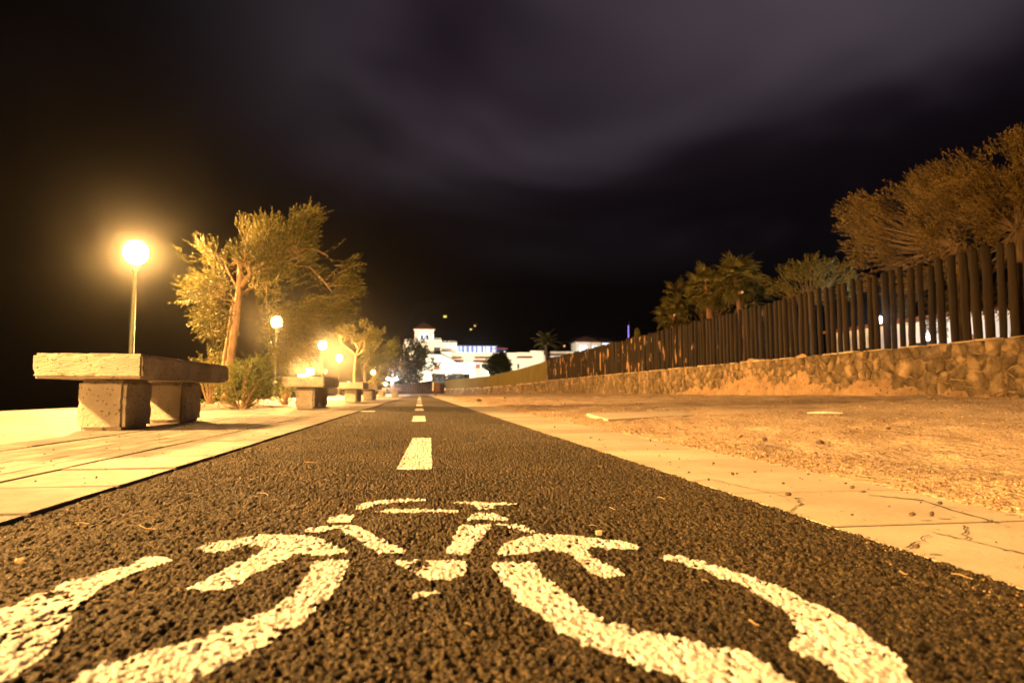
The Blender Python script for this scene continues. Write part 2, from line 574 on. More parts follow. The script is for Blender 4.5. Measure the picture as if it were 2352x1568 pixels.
xs = np.concatenate([[-450, -300, -200, -120, -60, -30, -16, -9.5, -7.2, -5.75, -5.55], [-4, -2, 0, 1.2],
                     np.arange(KERB_R - 0.01, 3.2, 0.035), np.arange(3.2, WALL_X + 0.2, 0.07), [9.3, 10, 11, 12, 14, 17, 22, 30, 45, 70, 120, 200, 300, 450]])
ys = [-450, -300, -150, -60, -20, -8, -3, 0.3]
y = 0.8
while y < 60:
    ys.append(y)
    y += max(0.035, 0.012 * y)
ys = np.array(ys + [62, 66, 72, 80, 95, 120, 180, 300, 400, 600])
GX, GY = np.meshgrid(xs, ys)
Z = np.full(GX.shape, -0.10)
Z = np.where(GX >= KERB_R - 0.02, soil_z(GX, GY), Z)
Z = np.where(GX > WALL_X + 0.15, 0.95 + 0.02 * np.clip(GX - 9, 0, 60), Z)
Z = np.where(GX < -5.6, -0.10 - 3.0 * np.clip((-5.6 - GX) / 9.0, 0, 1), Z)
Z = np.where((GY > 78) & (GX > -6), 0.2 + 0.015 * np.clip(GY - 78, 0, 200), Z)
nx, ny = len(xs), len(ys)
I = np.arange(nx * ny).reshape(ny, nx)
F = np.stack([I[:-1, :-1], I[:-1, 1:], I[1:, 1:], I[1:, :-1]], -1).reshape(-1, 4)
o = link('ground', np_mesh('ground', np.stack([GX, GY, Z], -1).reshape(-1, 3), F, M['soil'], smooth=True))
tag(o, kind='structure')
o = MB().add([(-450, -450, -2.4), (-11, -450, -2.4), (-11, 600, -2.4), (-450, 600, -2.4)], [(0, 1, 2, 3)]).build('sea', M['seawater'])
tag(o, kind='structure')

# hills far behind the hotel
hx = np.linspace(-60, 1000, 60)
hv_, hf = [], []
for i, x in enumerate(hx):
    top = 235 * (0.45 + 0.55 * math.exp(-((x - 350) / 600) ** 2)) * (0.8 + 0.4 * float(vnoise(np.array([x / 190.0]), np.array([0.5]), 2)[0]))
    top *= min(1.0, 0.25 + (x + 60) / 70)
    for k, (dy, fz) in enumerate(((0, 0), (250, 0.5), (520, 0.9), (760, 1.0))):
        hv_.append((x * 0.42, 260 + dy * 0.42, -3 + 0.42 * top * fz))
for i in range(len(hx) - 1):
    for k in range(3):
        a = i * 4 + k
        hf.append((a, a + 4, a + 5, a + 1))
o = link('hills', np_mesh('hills', np.array(hv_), np.array(hf), M['hill'], smooth=True))
tag(o, kind='structure')

# ------------------------------------------------------------------ asphalt cycle path
def asphalt_h(X, Y):
    f1, h1 = worley(X / 0.0052, Y / 0.0052, 11)
    f2, h2 = worley(X / 0.0030, Y / 0.0030, 23)
    z = (0.0034 + 0.0022 * vnoise(X * 14, Y * 14, 17)) * np.clip(1.0 - f1 * 1.2, 0, 1) ** 0.8 * (0.1 + 0.9 * h1) + 0.0024 * np.clip(1 - f2 * 1.1, 0, 1) * (0.3 + 0.7 * h2)
    f3, h3 = worley(X / 0.0085, Y / 0.0085, 37)
    z -= 0.0065 * np.where(h3 < 0.18 + 0.26 * vnoise(X * 9, Y * 9, 19), np.clip(1.0 - f3 * 1.5, 0, 1) ** 0.7, 0)
    z += 0.0022 * (vnoise(X * 32, Y * 32, 4) - 0.5) + 0.003 * (vnoise(X * 7, Y * 7, 6) - 0.5)
    return z


cx = np.linspace(-ROAD_W, ROAD_W, 940)
rows = [0.36]
while rows[-1] < 5.2:
    rows.append(rows[-1] + max(0.0017, 0.0036 * rows[-1]))
ry = np.array(rows)
AX, AY = np.meshgrid(cx, ry)
jag = 0.010 * (vnoise(AY * 60, AX * 0 + 2, 12) - 0.5) + 0.006 * (vnoise(AY * 170, AX * 0 + 5, 13) - 0.5)
AXj = np.where(np.abs(AX) > ROAD_W - 0.006, AX + np.sign(AX) * (jag - 0.004), AX)
AH = asphalt_h(AX, AY)
BASE = -0.0065
AZ = BASE + AH
na, nb = len(cx), len(ry)
AI = np.arange(na * nb).reshape(nb, na)
AF = np.stack([AI[:-1, :-1], AI[:-1, 1:], AI[1:, 1:], AI[1:, :-1]], -1).reshape(-1, 4)
AV = np.stack([AXj, AY, AZ], -1).reshape(-1, 3)
path = link('cycle_path', np_mesh('cycle_path', AV, AF, M['asphalt'], smooth=False))
tag(path, kind='structure')
ROAD_END = 62.0
fxs = np.linspace(-ROAD_W, ROAD_W, 330)
frow = [rows[-1]]
while frow[-1] < 14.0:
    frow.append(frow[-1] + 0.006 * frow[-1])
QX, QY = np.meshgrid(fxs, np.array(frow))
QI = np.arange(QX.size).reshape(QX.shape)
QF = np.stack([QI[:-1, :-1], QI[:-1, 1:], QI[1:, 1:], QI[1:, :-1]], -1).reshape(-1, 4)
link('asphalt_surface', np_mesh('asphalt_surface', np.stack([QX, QY, BASE + asphalt_h(QX, QY)], -1).reshape(-1, 3), QF, M['asphalt']), None, path)
mb = MB()
mb.add([(-ROAD_W, frow[-1] - 0.01, BASE), (ROAD_W, frow[-1] - 0.01, BASE), (ROAD_W, ROAD_END, BASE), (-ROAD_W, ROAD_END, BASE)], [(0, 1, 2, 3)])
mb.add([(-ROAD_W, -25, BASE), (ROAD_W, -25, BASE), (ROAD_W, 0.361, BASE), (-ROAD_W, 0.361, BASE)], [(0, 1, 2, 3)])
mb.build('asphalt_surface', M['asphalt'], path)

# ---- painted bicycle symbol, traced on the ground
ZA = lambda p: [src(900 + x / 2.063, 1800 + y_ / 2.063) for x, y_ in p]
ZB = lambda p: [src(1700 + x / 2.063, 1800 + y_ / 2.063) for x, y_ in p]
ZC = lambda p: [src(2500 + x / 2.352, 1900 + y_ / 2.352) for x, y_ in p]
ZL = lambda p: [src(x / 1.633, 1600 + y_ / 1.633) for x, y_ in p]
ZS = lambda p: [src(x, y_) for x, y_ in p]
symbol = [
    ZA([(885, 205), (900, 180), (985, 150), (1090, 140), (1440, 130), (1440, 148), (1100, 165), (1030, 185), (960, 212)]),
    ZA([(1025, 232), (1180, 205), (1260, 210), (1370, 212), (1690, 216), (1695, 236), (1500, 236), (1280, 240), (1180, 238)]),
    ZA([(672, 300), (690, 272), (800, 248), (885, 245), (885, 270), (860, 310), (690, 315)]),
    ZA([(495, 385), (520, 355), (680, 330), (880, 330), (950, 350), (1080, 425), (1230, 490), (1290, 530), (1280, 550), (1080, 548), (980, 505), (900, 430), (800, 390), (770, 352), (620, 385)]),
    ZS([(728, 2051), (760, 2035), (857, 2016), (929, 2004), (987, 1996), (1055, 1994), (1133, 1996), (1191, 2006), (1239, 2025), (1288, 2042), (1312, 2059), (1302, 2067), (1239, 2071), (1167, 2076), (1142, 2069),
        (1099, 2071), (1065, 2096), (1016, 2115), (958, 2139), (900, 2176), (857, 2194), (778, 2203), (692, 2200), (704, 2188), (765, 2160), (814, 2139), (888, 2096), (929, 2086), (963, 2067), (992, 2047),
        (982, 2042), (929, 2038), (900, 2040), (857, 2056), (778, 2062)]),
    ZS([(1164, 2110), (1191, 2091), (1239, 2091), (1312, 2090), (1310, 2110), (1295, 2134), (1273, 2183), (1249, 2217), (1210, 2251), (1171, 2290), (1133, 2319), (1084, 2357), (1021, 2391), (948, 2430), (860, 2470), (723, 2530), (600, 2640),
        (100, 2640), (265, 2560), (288, 2506), (367, 2476), (459, 2451), (612, 2414), (735, 2378), (857, 2329), (963, 2285), (1026, 2268), (1045, 2251), (1094, 2212), (1133, 2168), (1162, 2134)]),
    ZA([(1165, 610), (1250, 598), (1740, 600), (1755, 640), (1740, 715), (1640, 755), (1530, 750), (1450, 755), (1390, 725), (1300, 690), (1300, 670)]),
    ZA([(1325, 860), (1380, 835), (1550, 838), (1555, 850), (1480, 865), (1340, 885)]),
    ZA([(1580, 545), (1620, 480), (1690, 345), (1720, 332), (1950, 330), (1945, 350), (1900, 400), (1870, 450), (1810, 490), (1800, 540), (1770, 558)]),
    ZB([(-40, 158), (0, 155), (180, 150), (290, 160), (380, 160), (500, 165), (495, 175), (400, 175), (320, 180), (325, 200), (300, 215), (190, 213), (175, 190), (150, 172), (0, 170)]),
    ZB([(100, 300), (140, 250), (180, 235), (310, 238), (390, 275), (445, 290), (430, 302), (250, 300)]),
    ZB([(330, 330), (350, 320), (480, 325), (570, 345), (640, 372), (635, 385), (520, 385), (480, 360), (380, 345)]),
    ZB([(325, 560), (350, 510), (430, 455), (560, 412), (700, 400), (850, 398), (1000, 415), (1100, 425), (1300, 450), (1380, 465), (1460, 500), (1440, 512), (1330, 520), (1240, 505), (1080, 495), (1030, 520),
        (1080, 570), (1180, 620), (1280, 670), (1340, 715), (1320, 725), (1180, 738), (1110, 725), (1050, 690), (1000, 640), (900, 555), (830, 535), (700, 528), (560, 560), (430, 565)]),
    ZB([(290, 630), (310, 620), (420, 615), (600, 615), (650, 640), (690, 705), (740, 740), (820, 800), (900, 870), (970, 920), (1080, 1000), (1250, 1080), (1400, 1110), (1560, 1150)]) +
    ZC([(0, 1095), (100, 1110), (220, 1160), (320, 1175), (450, 1200), (620, 1215), (720, 1260), (830, 1330), (930, 1385), (1000, 1430), (1150, 1530), (1330, 1680), (500, 1680), (200, 1530), (130, 1480), (0, 1420)]) +
    ZB([(1480, 1430), (1330, 1340), (1150, 1280), (1000, 1240), (890, 1180), (800, 1130), (720, 1060), (640, 1000), (560, 950), (470, 890), (440, 830), (380, 780), (340, 710)]),
    ZB([(1570, 575), (1650, 555)]) +
    ZC([(0, 390), (120, 400), (280, 440), (400, 475), (500, 505), (560, 540), (680, 560), (820, 610), (950, 660), (1040, 690), (1080, 720), (1200, 760), (1250, 810), (1350, 840), (1500, 910), (1620, 980), (1700, 1030),
        (1760, 1090), (1810, 1130), (1900, 1180), (1960, 1220), (2040, 1290), (2120, 1370), (2160, 1470), (2150, 1552), (2100, 1640), (1800, 1640), (1650, 1540), (1500, 1460), (1420, 1400), (1360, 1330), (1320, 1340),
        (1200, 1280), (1080, 1200), (1110, 1150), (1130, 1080), (1120, 1010), (1080, 930), (1050, 890), (950, 850), (850, 780), (740, 720), (640, 650), (500, 610), (400, 580), (330, 530), (200, 510), (120, 470), (0, 445)]),
    ZL([(1080, 795), (1040, 785), (960, 775), (860, 790), (800, 830), (700, 850), (620, 870), (540, 900), (400, 930), (330, 970), (200, 1010), (100, 1060), (0, 1090), (-200, 1150), (-300, 1350), (-200, 1640), (0, 1545), (130, 1480),
        (220, 1420), (300, 1370), (350, 1310), (380, 1250), (420, 1200), (450, 1150), (480, 1090), (540, 1040), (600, 985), (700, 930), (820, 880), (950, 840)]),
]
dash1 = [[tuple(on_ground(*p)[:2]) for p in ((948, 1003), (990.5, 1003), (993, 1075), (910, 1075))]]


def paint_part(name, polys, label, keep):
    wob = 0.006
    px = AX + wob * (vnoise(AX * 120, AY * 120, 41) - 0.5)
    py = AY + wob * (vnoise(AX * 120, AY * 120, 42) - 0.5) * 1.5
    m_ = np.zeros(AX.shape, dtype=bool)
    for p in polys:
        m_ |= in_poly(px, py, p)
    wear = vnoise(AX * 22, AY * 22, 51) * 0.5 + vnoise(AX * 9, AY * 9, 52) * 0.5
    thr = keep + 0.0036 * np.clip(0.33 - wear, 0, 1) / 0.12
    m_ &= (AH - 0.003 * (vnoise(AX * 7, AY * 7, 6) - 0.5)) > thr
    fm = m_.ravel()[AF].all(axis=1)
    fs = AF[fm]
    used, inv = np.unique(fs.ravel(), return_inverse=True)
    V = AV[used].copy()
    V[:, 2] += 0.0007 + 0.55 * np.clip(0.0026 - AH.ravel()[used], 0, 0.0026)      # the paint fills the lows
    o = link(name, np_mesh(name, V, inv.reshape(-1, 4), M['road_paint'], smooth=False), None, path)
    o['label'] = label
    return o


paint_part('bicycle_symbol', symbol, 'white painted bicycle symbol across the path in front of the camera', -0.0034)
paint_part('lane_dash', dash1, 'nearest white dash of the centre line', -0.0030)
for k in range(14):
    yc = 6.35 + 3.36 * k
    if yc > ROAD_END - 2: break
    l_ = 1.35
    v, f = [], []
    n_ = 30
    for i in range(n_ + 1):
        yy = yc - l_ / 2 + l_ * i / n_
        e = 0.006
        v += [(-0.060 + random.uniform(-e, e), yy, BASE + 0.004), (0.060 + random.uniform(-e, e), yy, BASE + 0.004)]
        if i: f.append((2 * i - 2, 2 * i - 1, 2 * i + 1, 2 * i))
    MB().add(v, f).build('lane_dash', M['road_paint'], path)
pp = on_ground(880, 943.5)
MB().box(-0.09, 0.09, -0.12, 0.12, 0, 0.003).build('road_stud', M['road_paint'], path, loc=(-ROAD_W + 0.10, pp.y, BASE + 0.003))

# ------------------------------------------------------------------ left pavement of slabs
PAVE_L = -5.55
PAVE_END = 74.0
pave = MB().box(PAVE_L, -ROAD_W - 0.012, -25, PAVE_END, -0.16, -0.010).build('pavement', M['joint'])
tag(pave, kind='structure')


def slab_mesh(name, m, sx, sy, th=0.05, bev=0.004, seed=0):
    mb = MB().box(-sx / 2, sx / 2, -sy / 2, sy / 2, -th, 0)
    return mb.mesh(name, m, bevel=bev)


def place_slab(name, me, parent, x, y, z, tilt=0.0025, rz=0.004):
    return link(name, me, None, parent, (x, y, z), (random.uniform(-tilt, tilt), random.uniform(-tilt, tilt), random.uniform(-rz, rz)))


# kerb slabs next to the asphalt
kw = 0.36
me_k = slab_mesh('kerb_slab', M['slab'], kw - 0.006, 0.4 - 0.007)
yk = 0.06
while yk < PAVE_END - 1:
    if yk < 40:
        place_slab('kerb_slab', me_k, pave, -ROAD_W - 0.014 - kw / 2, yk, 0.0 + random.uniform(-.002, .002), rz=0.003)
        yk += 0.4065
    else:
        MB().box(-ROAD_W - 0.014 - kw, -ROAD_W - 0.014, 39.9, PAVE_END, -0.05, 0.0).build('kerb_edging', M['slab'], pave)
        break
# narrow pavers of the guide band
bx0 = -ROAD_W - 0.014 - kw - 0.010
me_p = slab_mesh('paver', M['paver'], 0.100 - 0.003, 0.2 - 0.0010, bev=0.0014)
for c in range(6):
    for r in range(48):
        yy = 1.3 + r * 0.2 + (0.1 if c % 2 else 0)
        place_slab('paver', me_p, pave, bx0 - 0.05 - c * 0.1 - (0.004 if random.random() < .25 else 0), yy, random.uniform(-0.0012, 0.0006), tilt=0.003, rz=0.006)
MB().box(bx0 - 0.6, bx0 - 0.001, 10.92, PAVE_END, -0.05, -0.001).build('guide_band', M['slab'], pave)
MB().box(bx0 - 0.6, bx0 - 0.001, -25, 1.18, -0.05, -0.001).build('guide_band', M['slab'], pave)
MB().box(bx0 - 0.6, bx0 - 0.001, 1.19, 10.91, -0.03, -0.0042).build('guide_mortar', M['slab'], pave)
# large slabs
fx0 = bx0 - 0.6 - 0.012
SL = 0.765
me_s = slab_mesh('slab', M['slab'], SL - 0.006, SL - 0.006)
for c in range(5):
    for r in range(46):
        place_slab('slab', me_s, pave, fx0 - SL / 2 - c * SL, 1.0 + r * SL + (0.0 if c % 2 else SL / 2), random.uniform(-0.002, 0.002), tilt=0.0018, rz=0.002)
MB().box(PAVE_L + 0.02, fx0, 1.0 + 46 * SL - 0.3, PAVE_END, -0.05, -0.002).build('far_paving', M['slab'], pave)
MB().box(PAVE_L + 0.02, bx0 + 0.001 + kw, -25, 0.15, -0.05, -0.003).build('near_paving', M['slab'], pave)
# edge kerb at the sea side
MB().box(PAVE_L - 0.13, PAVE_L + 0.004, -25, PAVE_END, -0.4, -0.006).build('edge_kerb', M['slab'], pave)

# ------------------------------------------------------------------ right kerb strip
strip = MB().box(ROAD_W + 0.004, KERB_R, -25, 70, -0.16, -0.0103).build('kerb_strip', M['joint'])
tag(strip, kind='structure')
kwr = KERB_R - ROAD_W - 0.010
slab_vars = []
for q in range(4):
    rr = random.Random(q + 3)
    v = MB()
    # a slab with a crack: two pieces with their own edges
    hx_, hy_ = kwr / 2 - 0.001, 0.2 - 0.003
    if q == 0:
        slab_vars.append(slab_mesh('kerb_slab_plain', M['kerb'], 2 * hx_, 2 * hy_, bev=0.0012))
        continue
    cxa, cxb = rr.uniform(-0.5, 0.5) * hx_, rr.uniform(-0.6, 0.6) * hx_
    pts = [(cxa + (cxb - cxa) * t + rr.uniform(-.012, .012), -hy_ + 2 * hy_ * t) for t in (0, .25, .5, .75, 1)]
    g = 0.0035
    left = [(-hx_, -hy_)] + [(p[0] - g, p[1]) for p in pts] + [(-hx_, hy_)]
    right = [(hx_, hy_)] + [(p[0] + g, p[1]) for p in reversed(pts)] + [(hx_, -hy_)]
    for poly, dz in ((left, 0), (right, -0.0004)):
        n_ = len(poly)
        v.add([(a, b, -0.05) for a, b in poly] + [(a, b, dz) for a, b in poly],
              [tuple(range(n_, 2 * n_)), tuple(reversed(range(n_)))] + [(i, (i + 1) % n_, (i + 1) % n_ + n_, i + n_) for i in range(n_)])
    slab_vars.append(v.mesh('kerb_slab_cracked', M['kerb'], bevel=0.0007))
jy = 1.165 - 0.4065 * 2
k = 0
while jy < 45:
    vi = 0
    place_slab('kerb_slab', slab_vars[vi], strip, (ROAD_W + KERB_R) / 2 + 0.002, jy + 0.2, -0.0085 + random.uniform(-.0006, .0006), tilt=0.0012, rz=0.004)
    jy += 0.4065
    k += 1
MB().box(ROAD_W + 0.006, KERB_R - 0.001, jy + 0.01, 70, -0.05, 0).build('kerb_edging', M['kerb'], strip)
MB().box(ROAD_W + 0.006, KERB_R - 0.001, -25, 0.34, -0.05, 0).build('kerb_edging', M['kerb'], strip)

def crack(pts, w0):
    g = random.Random(int(abs(pts[0][0]) * 10))
    P_ = []
    for i in range(len(pts) - 1):
        for k in range(7):
            t = k / 7
            P_.append((pts[i][0] + (pts[i + 1][0] - pts[i][0]) * t + g.uniform(-.004, .004), pts[i][1] + (pts[i + 1][1] - pts[i][1]) * t + g.uniform(-.005, .005)))
    P_.append(pts[-1])
    v, f = [], []
    for i, p in enumerate(P_):
        a, b = P_[max(i - 1, 0)], P_[min(i + 1, len(P_) - 1)]
        d = Vector((b[0] - a[0], b[1] - a[1], 0)).normalized()
        w = w0 * g.uniform(.35, 1.2)
        v += [(p[0] - d.y * w, p[1] + d.x * w, -0.0068), (p[0] + d.y * w, p[1] - d.x * w, -0.0068)]
        if i: f.append((2 * i - 2, 2 * i - 1, 2 * i + 1, 2 * i))
    MB().add(v, f).build('crack', M['joint'], strip)


ZR = lambda p: [src(2340 + x / 1.4, 1440 + y_ / 1.4) for x, y_ in p]
for pl, w in (([(330, 500), (450, 485), (560, 510), (700, 540), (850, 575)], .004), ([(905, 580), (925, 610), (860, 665)], .004), ([(1280, 565), (1550, 590), (1750, 650), (1950, 705)], .008),
              ([(1620, 755), (1780, 790), (2100, 865), (2300, 905)], .005), ([(1600, 770), (1480, 835)], .004), ([(1780, 720), (1790, 790)], .004)):
    crack(ZR(pl), w * 0.55)

# ------------------------------------------------------------------ gravel and litter
def rock_mesh(name, m, r=1.0, seed=0, sub=1, flat=0.65):
    bm = bmesh.new()
    bmesh.ops.create_icosphere(bm, subdivisions=sub, radius=r)
    rr = random.Random(seed)
    for v in bm.verts:
        v.co *= rr.uniform(0.7, 1.2)
        v.co.z *= flat
    me = bpy.data.meshes.new(name)
    bm.to_mesh(me); bm.free()
    me.materials.append(m)
    return me


def scatter_rocks(name, P, rad, m, seed=1):
    """many pebbles in one mesh"""
    t = (1 + 5 ** 0.5) / 2
    ico = np.array([(-1, t, 0), (1, t, 0), (-1, -t, 0), (1, -t, 0), (0, -1, t), (0, 1, t), (0, -1, -t), (0, 1, -t), (t, 0, -1), (t, 0, 1), (-t, 0, -1), (-t, 0, 1)]) / 1.9
    fi = np.array([(0, 11, 5), (0, 5, 1), (0, 1, 7), (0, 7, 10), (0, 10, 11), (1, 5, 9), (5, 11, 4), (11, 10, 2), (10, 7, 6), (7, 1, 8), (3, 9, 4), (3, 4, 2), (3, 2, 6), (3, 6, 8), (3, 8, 9), (4, 9, 5), (2, 4, 11), (6, 2, 10), (8, 6, 7), (9, 8, 1)])
    g = np.random.default_rng(seed)
    N = len(P)
    jit = g.uniform(0.65, 1.25, (N, 12, 1))
    sc = np.stack([g.uniform(.7, 1.5, N), g.uniform(.7, 1.3, N), g.uniform(.45, .9, N)], -1)[:, None, :]
    V = ico[None] * jit * sc * rad[:, None, None]
    a = g.uniform(0, 2 * PI, N)
    c, s = np.cos(a)[:, None], np.sin(a)[:, None]
    X = V[..., 0] * c - V[..., 1] * s
    Y = V[..., 0] * s + V[..., 1] * c
    V = np.stack([X, Y, V[..., 2]], -1) + P[:, None, :]
    Fc = (fi[None] + (np.arange(N) * 12)[:, None, None]).reshape(-1, 3)
    return np_mesh(name, V.reshape(-1, 3), Fc, m)


n1 = 9000
gy = 1.0 + 14 * rng.random(n1) ** 1.5
gx = KERB_R - 0.02 + np.abs(rng.normal(0, 0.28, n1)) * (0.6 + 0.4 * np.minimum(gy / 3, 2))
n2 = 12000
gx2 = rng.uniform(KERB_R + 0.05, WALL_X - 0.15, n2)
gy2 = 1.2 + 26 * rng.random(n2) ** 1.3
PX, PY = np.concatenate([gx, gx2]), np.concatenate([gy, gy2])
rad = np.concatenate([rng.gamma(2.0, 0.0013, n1) + 0.001, rng.gamma(2.0, 0.0026, n2) + 0.002])
rad = np.minimum(rad, 0.0022 + 0.0016 * PY)
keep = (vnoise(PX * 1.7, PY * 1.7, 77) > 0.30) & (PX < WALL_X - 0.1)
PX, PY, rad = PX[keep], PY[keep], rad[keep]
P = np.stack([PX, PY, soil_z(PX, PY) + rad * 0.35], -1)
o = link('gravel', scatter_rocks('gravel', P, rad, M['pebble'], 5))
tag(o, 'loose brown gravel scattered over the bare soil', 'gravel', kind='stuff')

n3 = 2600
ey = 0.5 + 9 * rng.random(n3) ** 1.6
ex = ROAD_W + 0.01 - np.abs(rng.normal(0, 0.045, n3)) * (0.5 + vnoise(ey * 3, ey * 0, 71))
o = link('sand', scatter_rocks('sand', np.stack([ex, ey, np.full(n3, BASE + 0.0025)], -1), rng.gamma(2, 0.00028, n3) + 0.0004, M['pebble'], 13))
tag(o, 'pale sand grains drifted along the right edge of the asphalt', 'sand', kind='stuff')

# single stones one can pick out
stone_spots = [((1883, 1019), 0.04, 'dark_stone', 'dark lump of rock standing on the soil right of the path'),
               ((1879, 1005), 0.03, 'dark_stone', 'small dark stone just behind the dark lump of rock'),
               ((1756, 1010), 0.03, 'dark_stone', 'small dark stone left of the dark lump of rock on the soil'),
               ((2212, 1041), 0.05, 'dark_stone', 'low clod of earth with dry tufts near the right edge'),
               ((2290, 1172), 0.012, 'pebble', 'reddish pebble at the outer edge of the kerb strip'),
               ((2340, 1170), 0.010, 'chip', 'pale pebble at the right edge beside the kerb strip'),
               ((1700, 1003), 0.028, 'pebble', 'brown stone half sunk in the soil'),
               ((2040, 985), 0.03, 'dark_stone', 'dark stone on the soil before the plastered part of the wall'),
               ((1610, 985), 0.03, 'pebble', 'brown stone on the soil near the concrete cover'),
               ((1100, 921), 0.09, 'dark_stone', 'dark rock on the far soil close to the kerb'),
               ((1160, 916), 0.08, 'dark_stone', 'dark rock at the foot of the reed fence wall')]
for i, (px, r_, mk, lab) in enumerate(stone_spots):
    p = on_ground(px[0], px[1], 0.02)
    zz = float(soil_z(np.array([p.x]), np.array([p.y]))[0]) if p.x > KERB_R else 0.0
    p = on_ground(px[0], px[1], zz)
    o = link('stone', rock_mesh('stone', M[mk], r_, i, 2), None, None, (p.x, p.y, zz + r_ * 0.35))
    tag(o, lab, 'stone', 'stones on the bare soil')
    o.scale = (0.5,) * 3 if px[1] > 950 else (0.8,) * 3
    o.location.z = zz + r_ * o.scale[0] * 0.35
for i, (px, r_, lab) in enumerate((((2096, 1184), 0.0065, 'dark pebble lying in the middle of a kerb slab'), ((2105, 1258), 0.0060, 'dark pebble on the nearest kerb slab close to the asphalt'),
                                   ((1958, 1121), 0.0065, 'brown pebble on a kerb slab near its soil edge'), ((1857, 1090), 0.0045, 'tiny dark pebble on the third kerb slab'))):
    p = on_ground(*px)
    tag(link('stone', rock_mesh('stone', M['dark_stone'], r_, 30 + i, 2), None, None, (p.x, p.y, r_ * 0.5)), lab, 'stone', 'pebbles on the kerb strip')
p = on_ground(1375, 1226)
o = MB().add([(-.0075, -.006, 0), (.0085, -.006, 0), (.008, .006, 0), (-.007, .006, 0), (-.009, -.007, .013), (.0105, -.006, .0145), (.009, .007, .014), (-.008, .006, .0125)],
             [(0, 3, 2, 1), (4, 5, 6, 7), (0, 1, 5, 4), (1, 2, 6, 5), (2, 3, 7, 6), (3, 0, 4, 7)]).build('stone_chip', M['chip'], loc=(p.x, p.y, -0.002), bevel=0.0015)
o.scale = (0.62,) * 3
tag(o, 'pale block-shaped chip standing on the asphalt by the painted wheel', 'stone')
p = on_ground(47, 1290)
tag(link('stone_chip', rock_mesh('stone_chip', M['chip'], 0.0075, 55, 2), None, None, (p.x, p.y, 0.002)), 'pale flat chip on the asphalt near the left edge', 'stone')

# straw and twigs on the asphalt
straws = [((330, 1200), (357, 1217), 'curved pale twig on the asphalt at the left'), ((172, 1202), (205, 1204), 'short pale straw near the pavement edge at the left'),
          ((700, 1060), (728, 1063), 'pale straw on the asphalt left of the nearest dash'), ((590, 1132), (615, 1140), 'pale straw on the asphalt above the painted wheel'),
          ((1400, 1165), (1415, 1172), 'pale straw on the asphalt right of the painted handlebar'), ((1510, 1142), (1528, 1147), 'pale straw on the asphalt towards the kerb strip'),
          ((1605, 1078), (1622, 1083), 'pale straw on the asphalt near the kerb strip, farthest one'), ((2185, 1318), (2235, 1332), 'long pale straw on the asphalt beside the nearest kerb slab'),
          ((2065, 1312), (2085, 1322), 'short straw on the asphalt at the right'), ((1720, 1425), (1745, 1440), 'pale straw between the two painted arcs of the right wheel'),
          ((1420, 1480), (1440, 1486), 'short straw lying below the right painted wheel'), ((1330, 1290), (1360, 1302), 'brown straw inside the right painted wheel')]
for a, b, lab in straws:
    p, q = on_ground(*a), on_ground(*b)
    mid = (p + q) / 2
    d = q - p
    nrm = Vector((-d.y, d.x, 0)) * random.uniform(-.16, .16)
    pts = [p, p + d * 0.33 + nrm, p + d * 0.7 + nrm * 0.8, q]
    o = MB().tube([(t - mid) + Vector((0, 0, 0.0012 + 0.001 * (i % 2))) for i, t in enumerate(pts)], [0.0006, 0.0009, 0.0008, 0.0005], n=5).build('straw', M['straw'], loc=(mid.x, mid.y, 0.0))
    tag(o, lab, 'straw', 'dry straws on the asphalt')
# fine litter of needles that nobody could count
mb = MB()
for i in range(80):
    yy = 0.7 + 5 * random.random() ** 1.4
    xx = random.uniform(-ROAD_W, ROAD_W)
    a = random.uniform(0, PI)
    L_ = random.uniform(0.006, 0.022)
    dx, dy = math.cos(a) * L_ / 2, math.sin(a) * L_ / 2
    mb.tube([(xx - dx, yy - dy, 0.0008), (xx, yy, 0.0016), (xx + dx, yy + dy, 0.0008)], [0.0004, 0.0006, 0.0004], n=4)
o = mb.build('needle_litter', M['straw'])
tag(o, 'fine dry needles strewn over the asphalt', 'litter', kind='stuff')
mb = MB()
nP = 420
PXl = rng.uniform(-2.6, -ROAD_W - .03, nP); PYl = 1.2 + 6 * rng.random(nP)
o = link('grit', scatter_rocks('grit', np.stack([np.concatenate([PXl, rng.uniform(ROAD_W, KERB_R, 160)]), np.concatenate([PYl, .8 + 5 * rng.random(160)]), np.full(nP + 160, 0.002)], -1),
                               rng.gamma(2, 0.0009, nP + 160) + 0.001, M['dark_stone'], 9))
tag(o, 'dark grit strewn over the pale paving slabs', 'grit', kind='stuff')

# concrete cover and broken board on the soil
c = [on_ground(*q, 0.05) for q in ((1347, 943.5), (1545, 938), (1600, 946), (1395, 956))]
cc = sum(c, Vector()) / 4
mb = MB()
low = [(q.x - cc.x, q.y - cc.y, -0.06) for q in c]
up = [(q.x - cc.x, q.y - cc.y, 0.0) for q in c]
mb.add(low + up, [(3, 2, 1, 0), (4, 5, 6, 7), (0, 1, 5, 4), (1, 2, 6, 5), (2, 3, 7, 6), (3, 0, 4, 7)])
o = mb.build('concrete_cover', M['kerb'], loc=(cc.x, cc.y, 0.025), bevel=0.008)
tag(o, 'flat pale concrete cover set in the soil before the stone wall', 'cover')
p = on_ground(1890, 935, 0.12)
zz = float(soil_z(np.array([p.x]), np.array([p.y]))[0])
o = MB().add([(-.30, -.03, .0), (.02, -.05, .0), (.34, -.02, 0), (.20, .05, 0), (-.1, .06, 0), (-.30, -.03, .014), (.02, -.05, .03), (.34, -.02, .012), (.20, .05, .035), (-.1, .06, .03)],
             [(4, 3, 2, 1, 0), (5, 6, 7, 8, 9), (0, 1, 6, 5), (1, 2, 7, 6), (2, 3, 8, 7), (3, 4, 9, 8), (4, 0, 5, 9)]).build('broken_board', M['white_paint'], loc=(p.x, p.y, zz + 0.008), rot=(0, 0, -0.4))
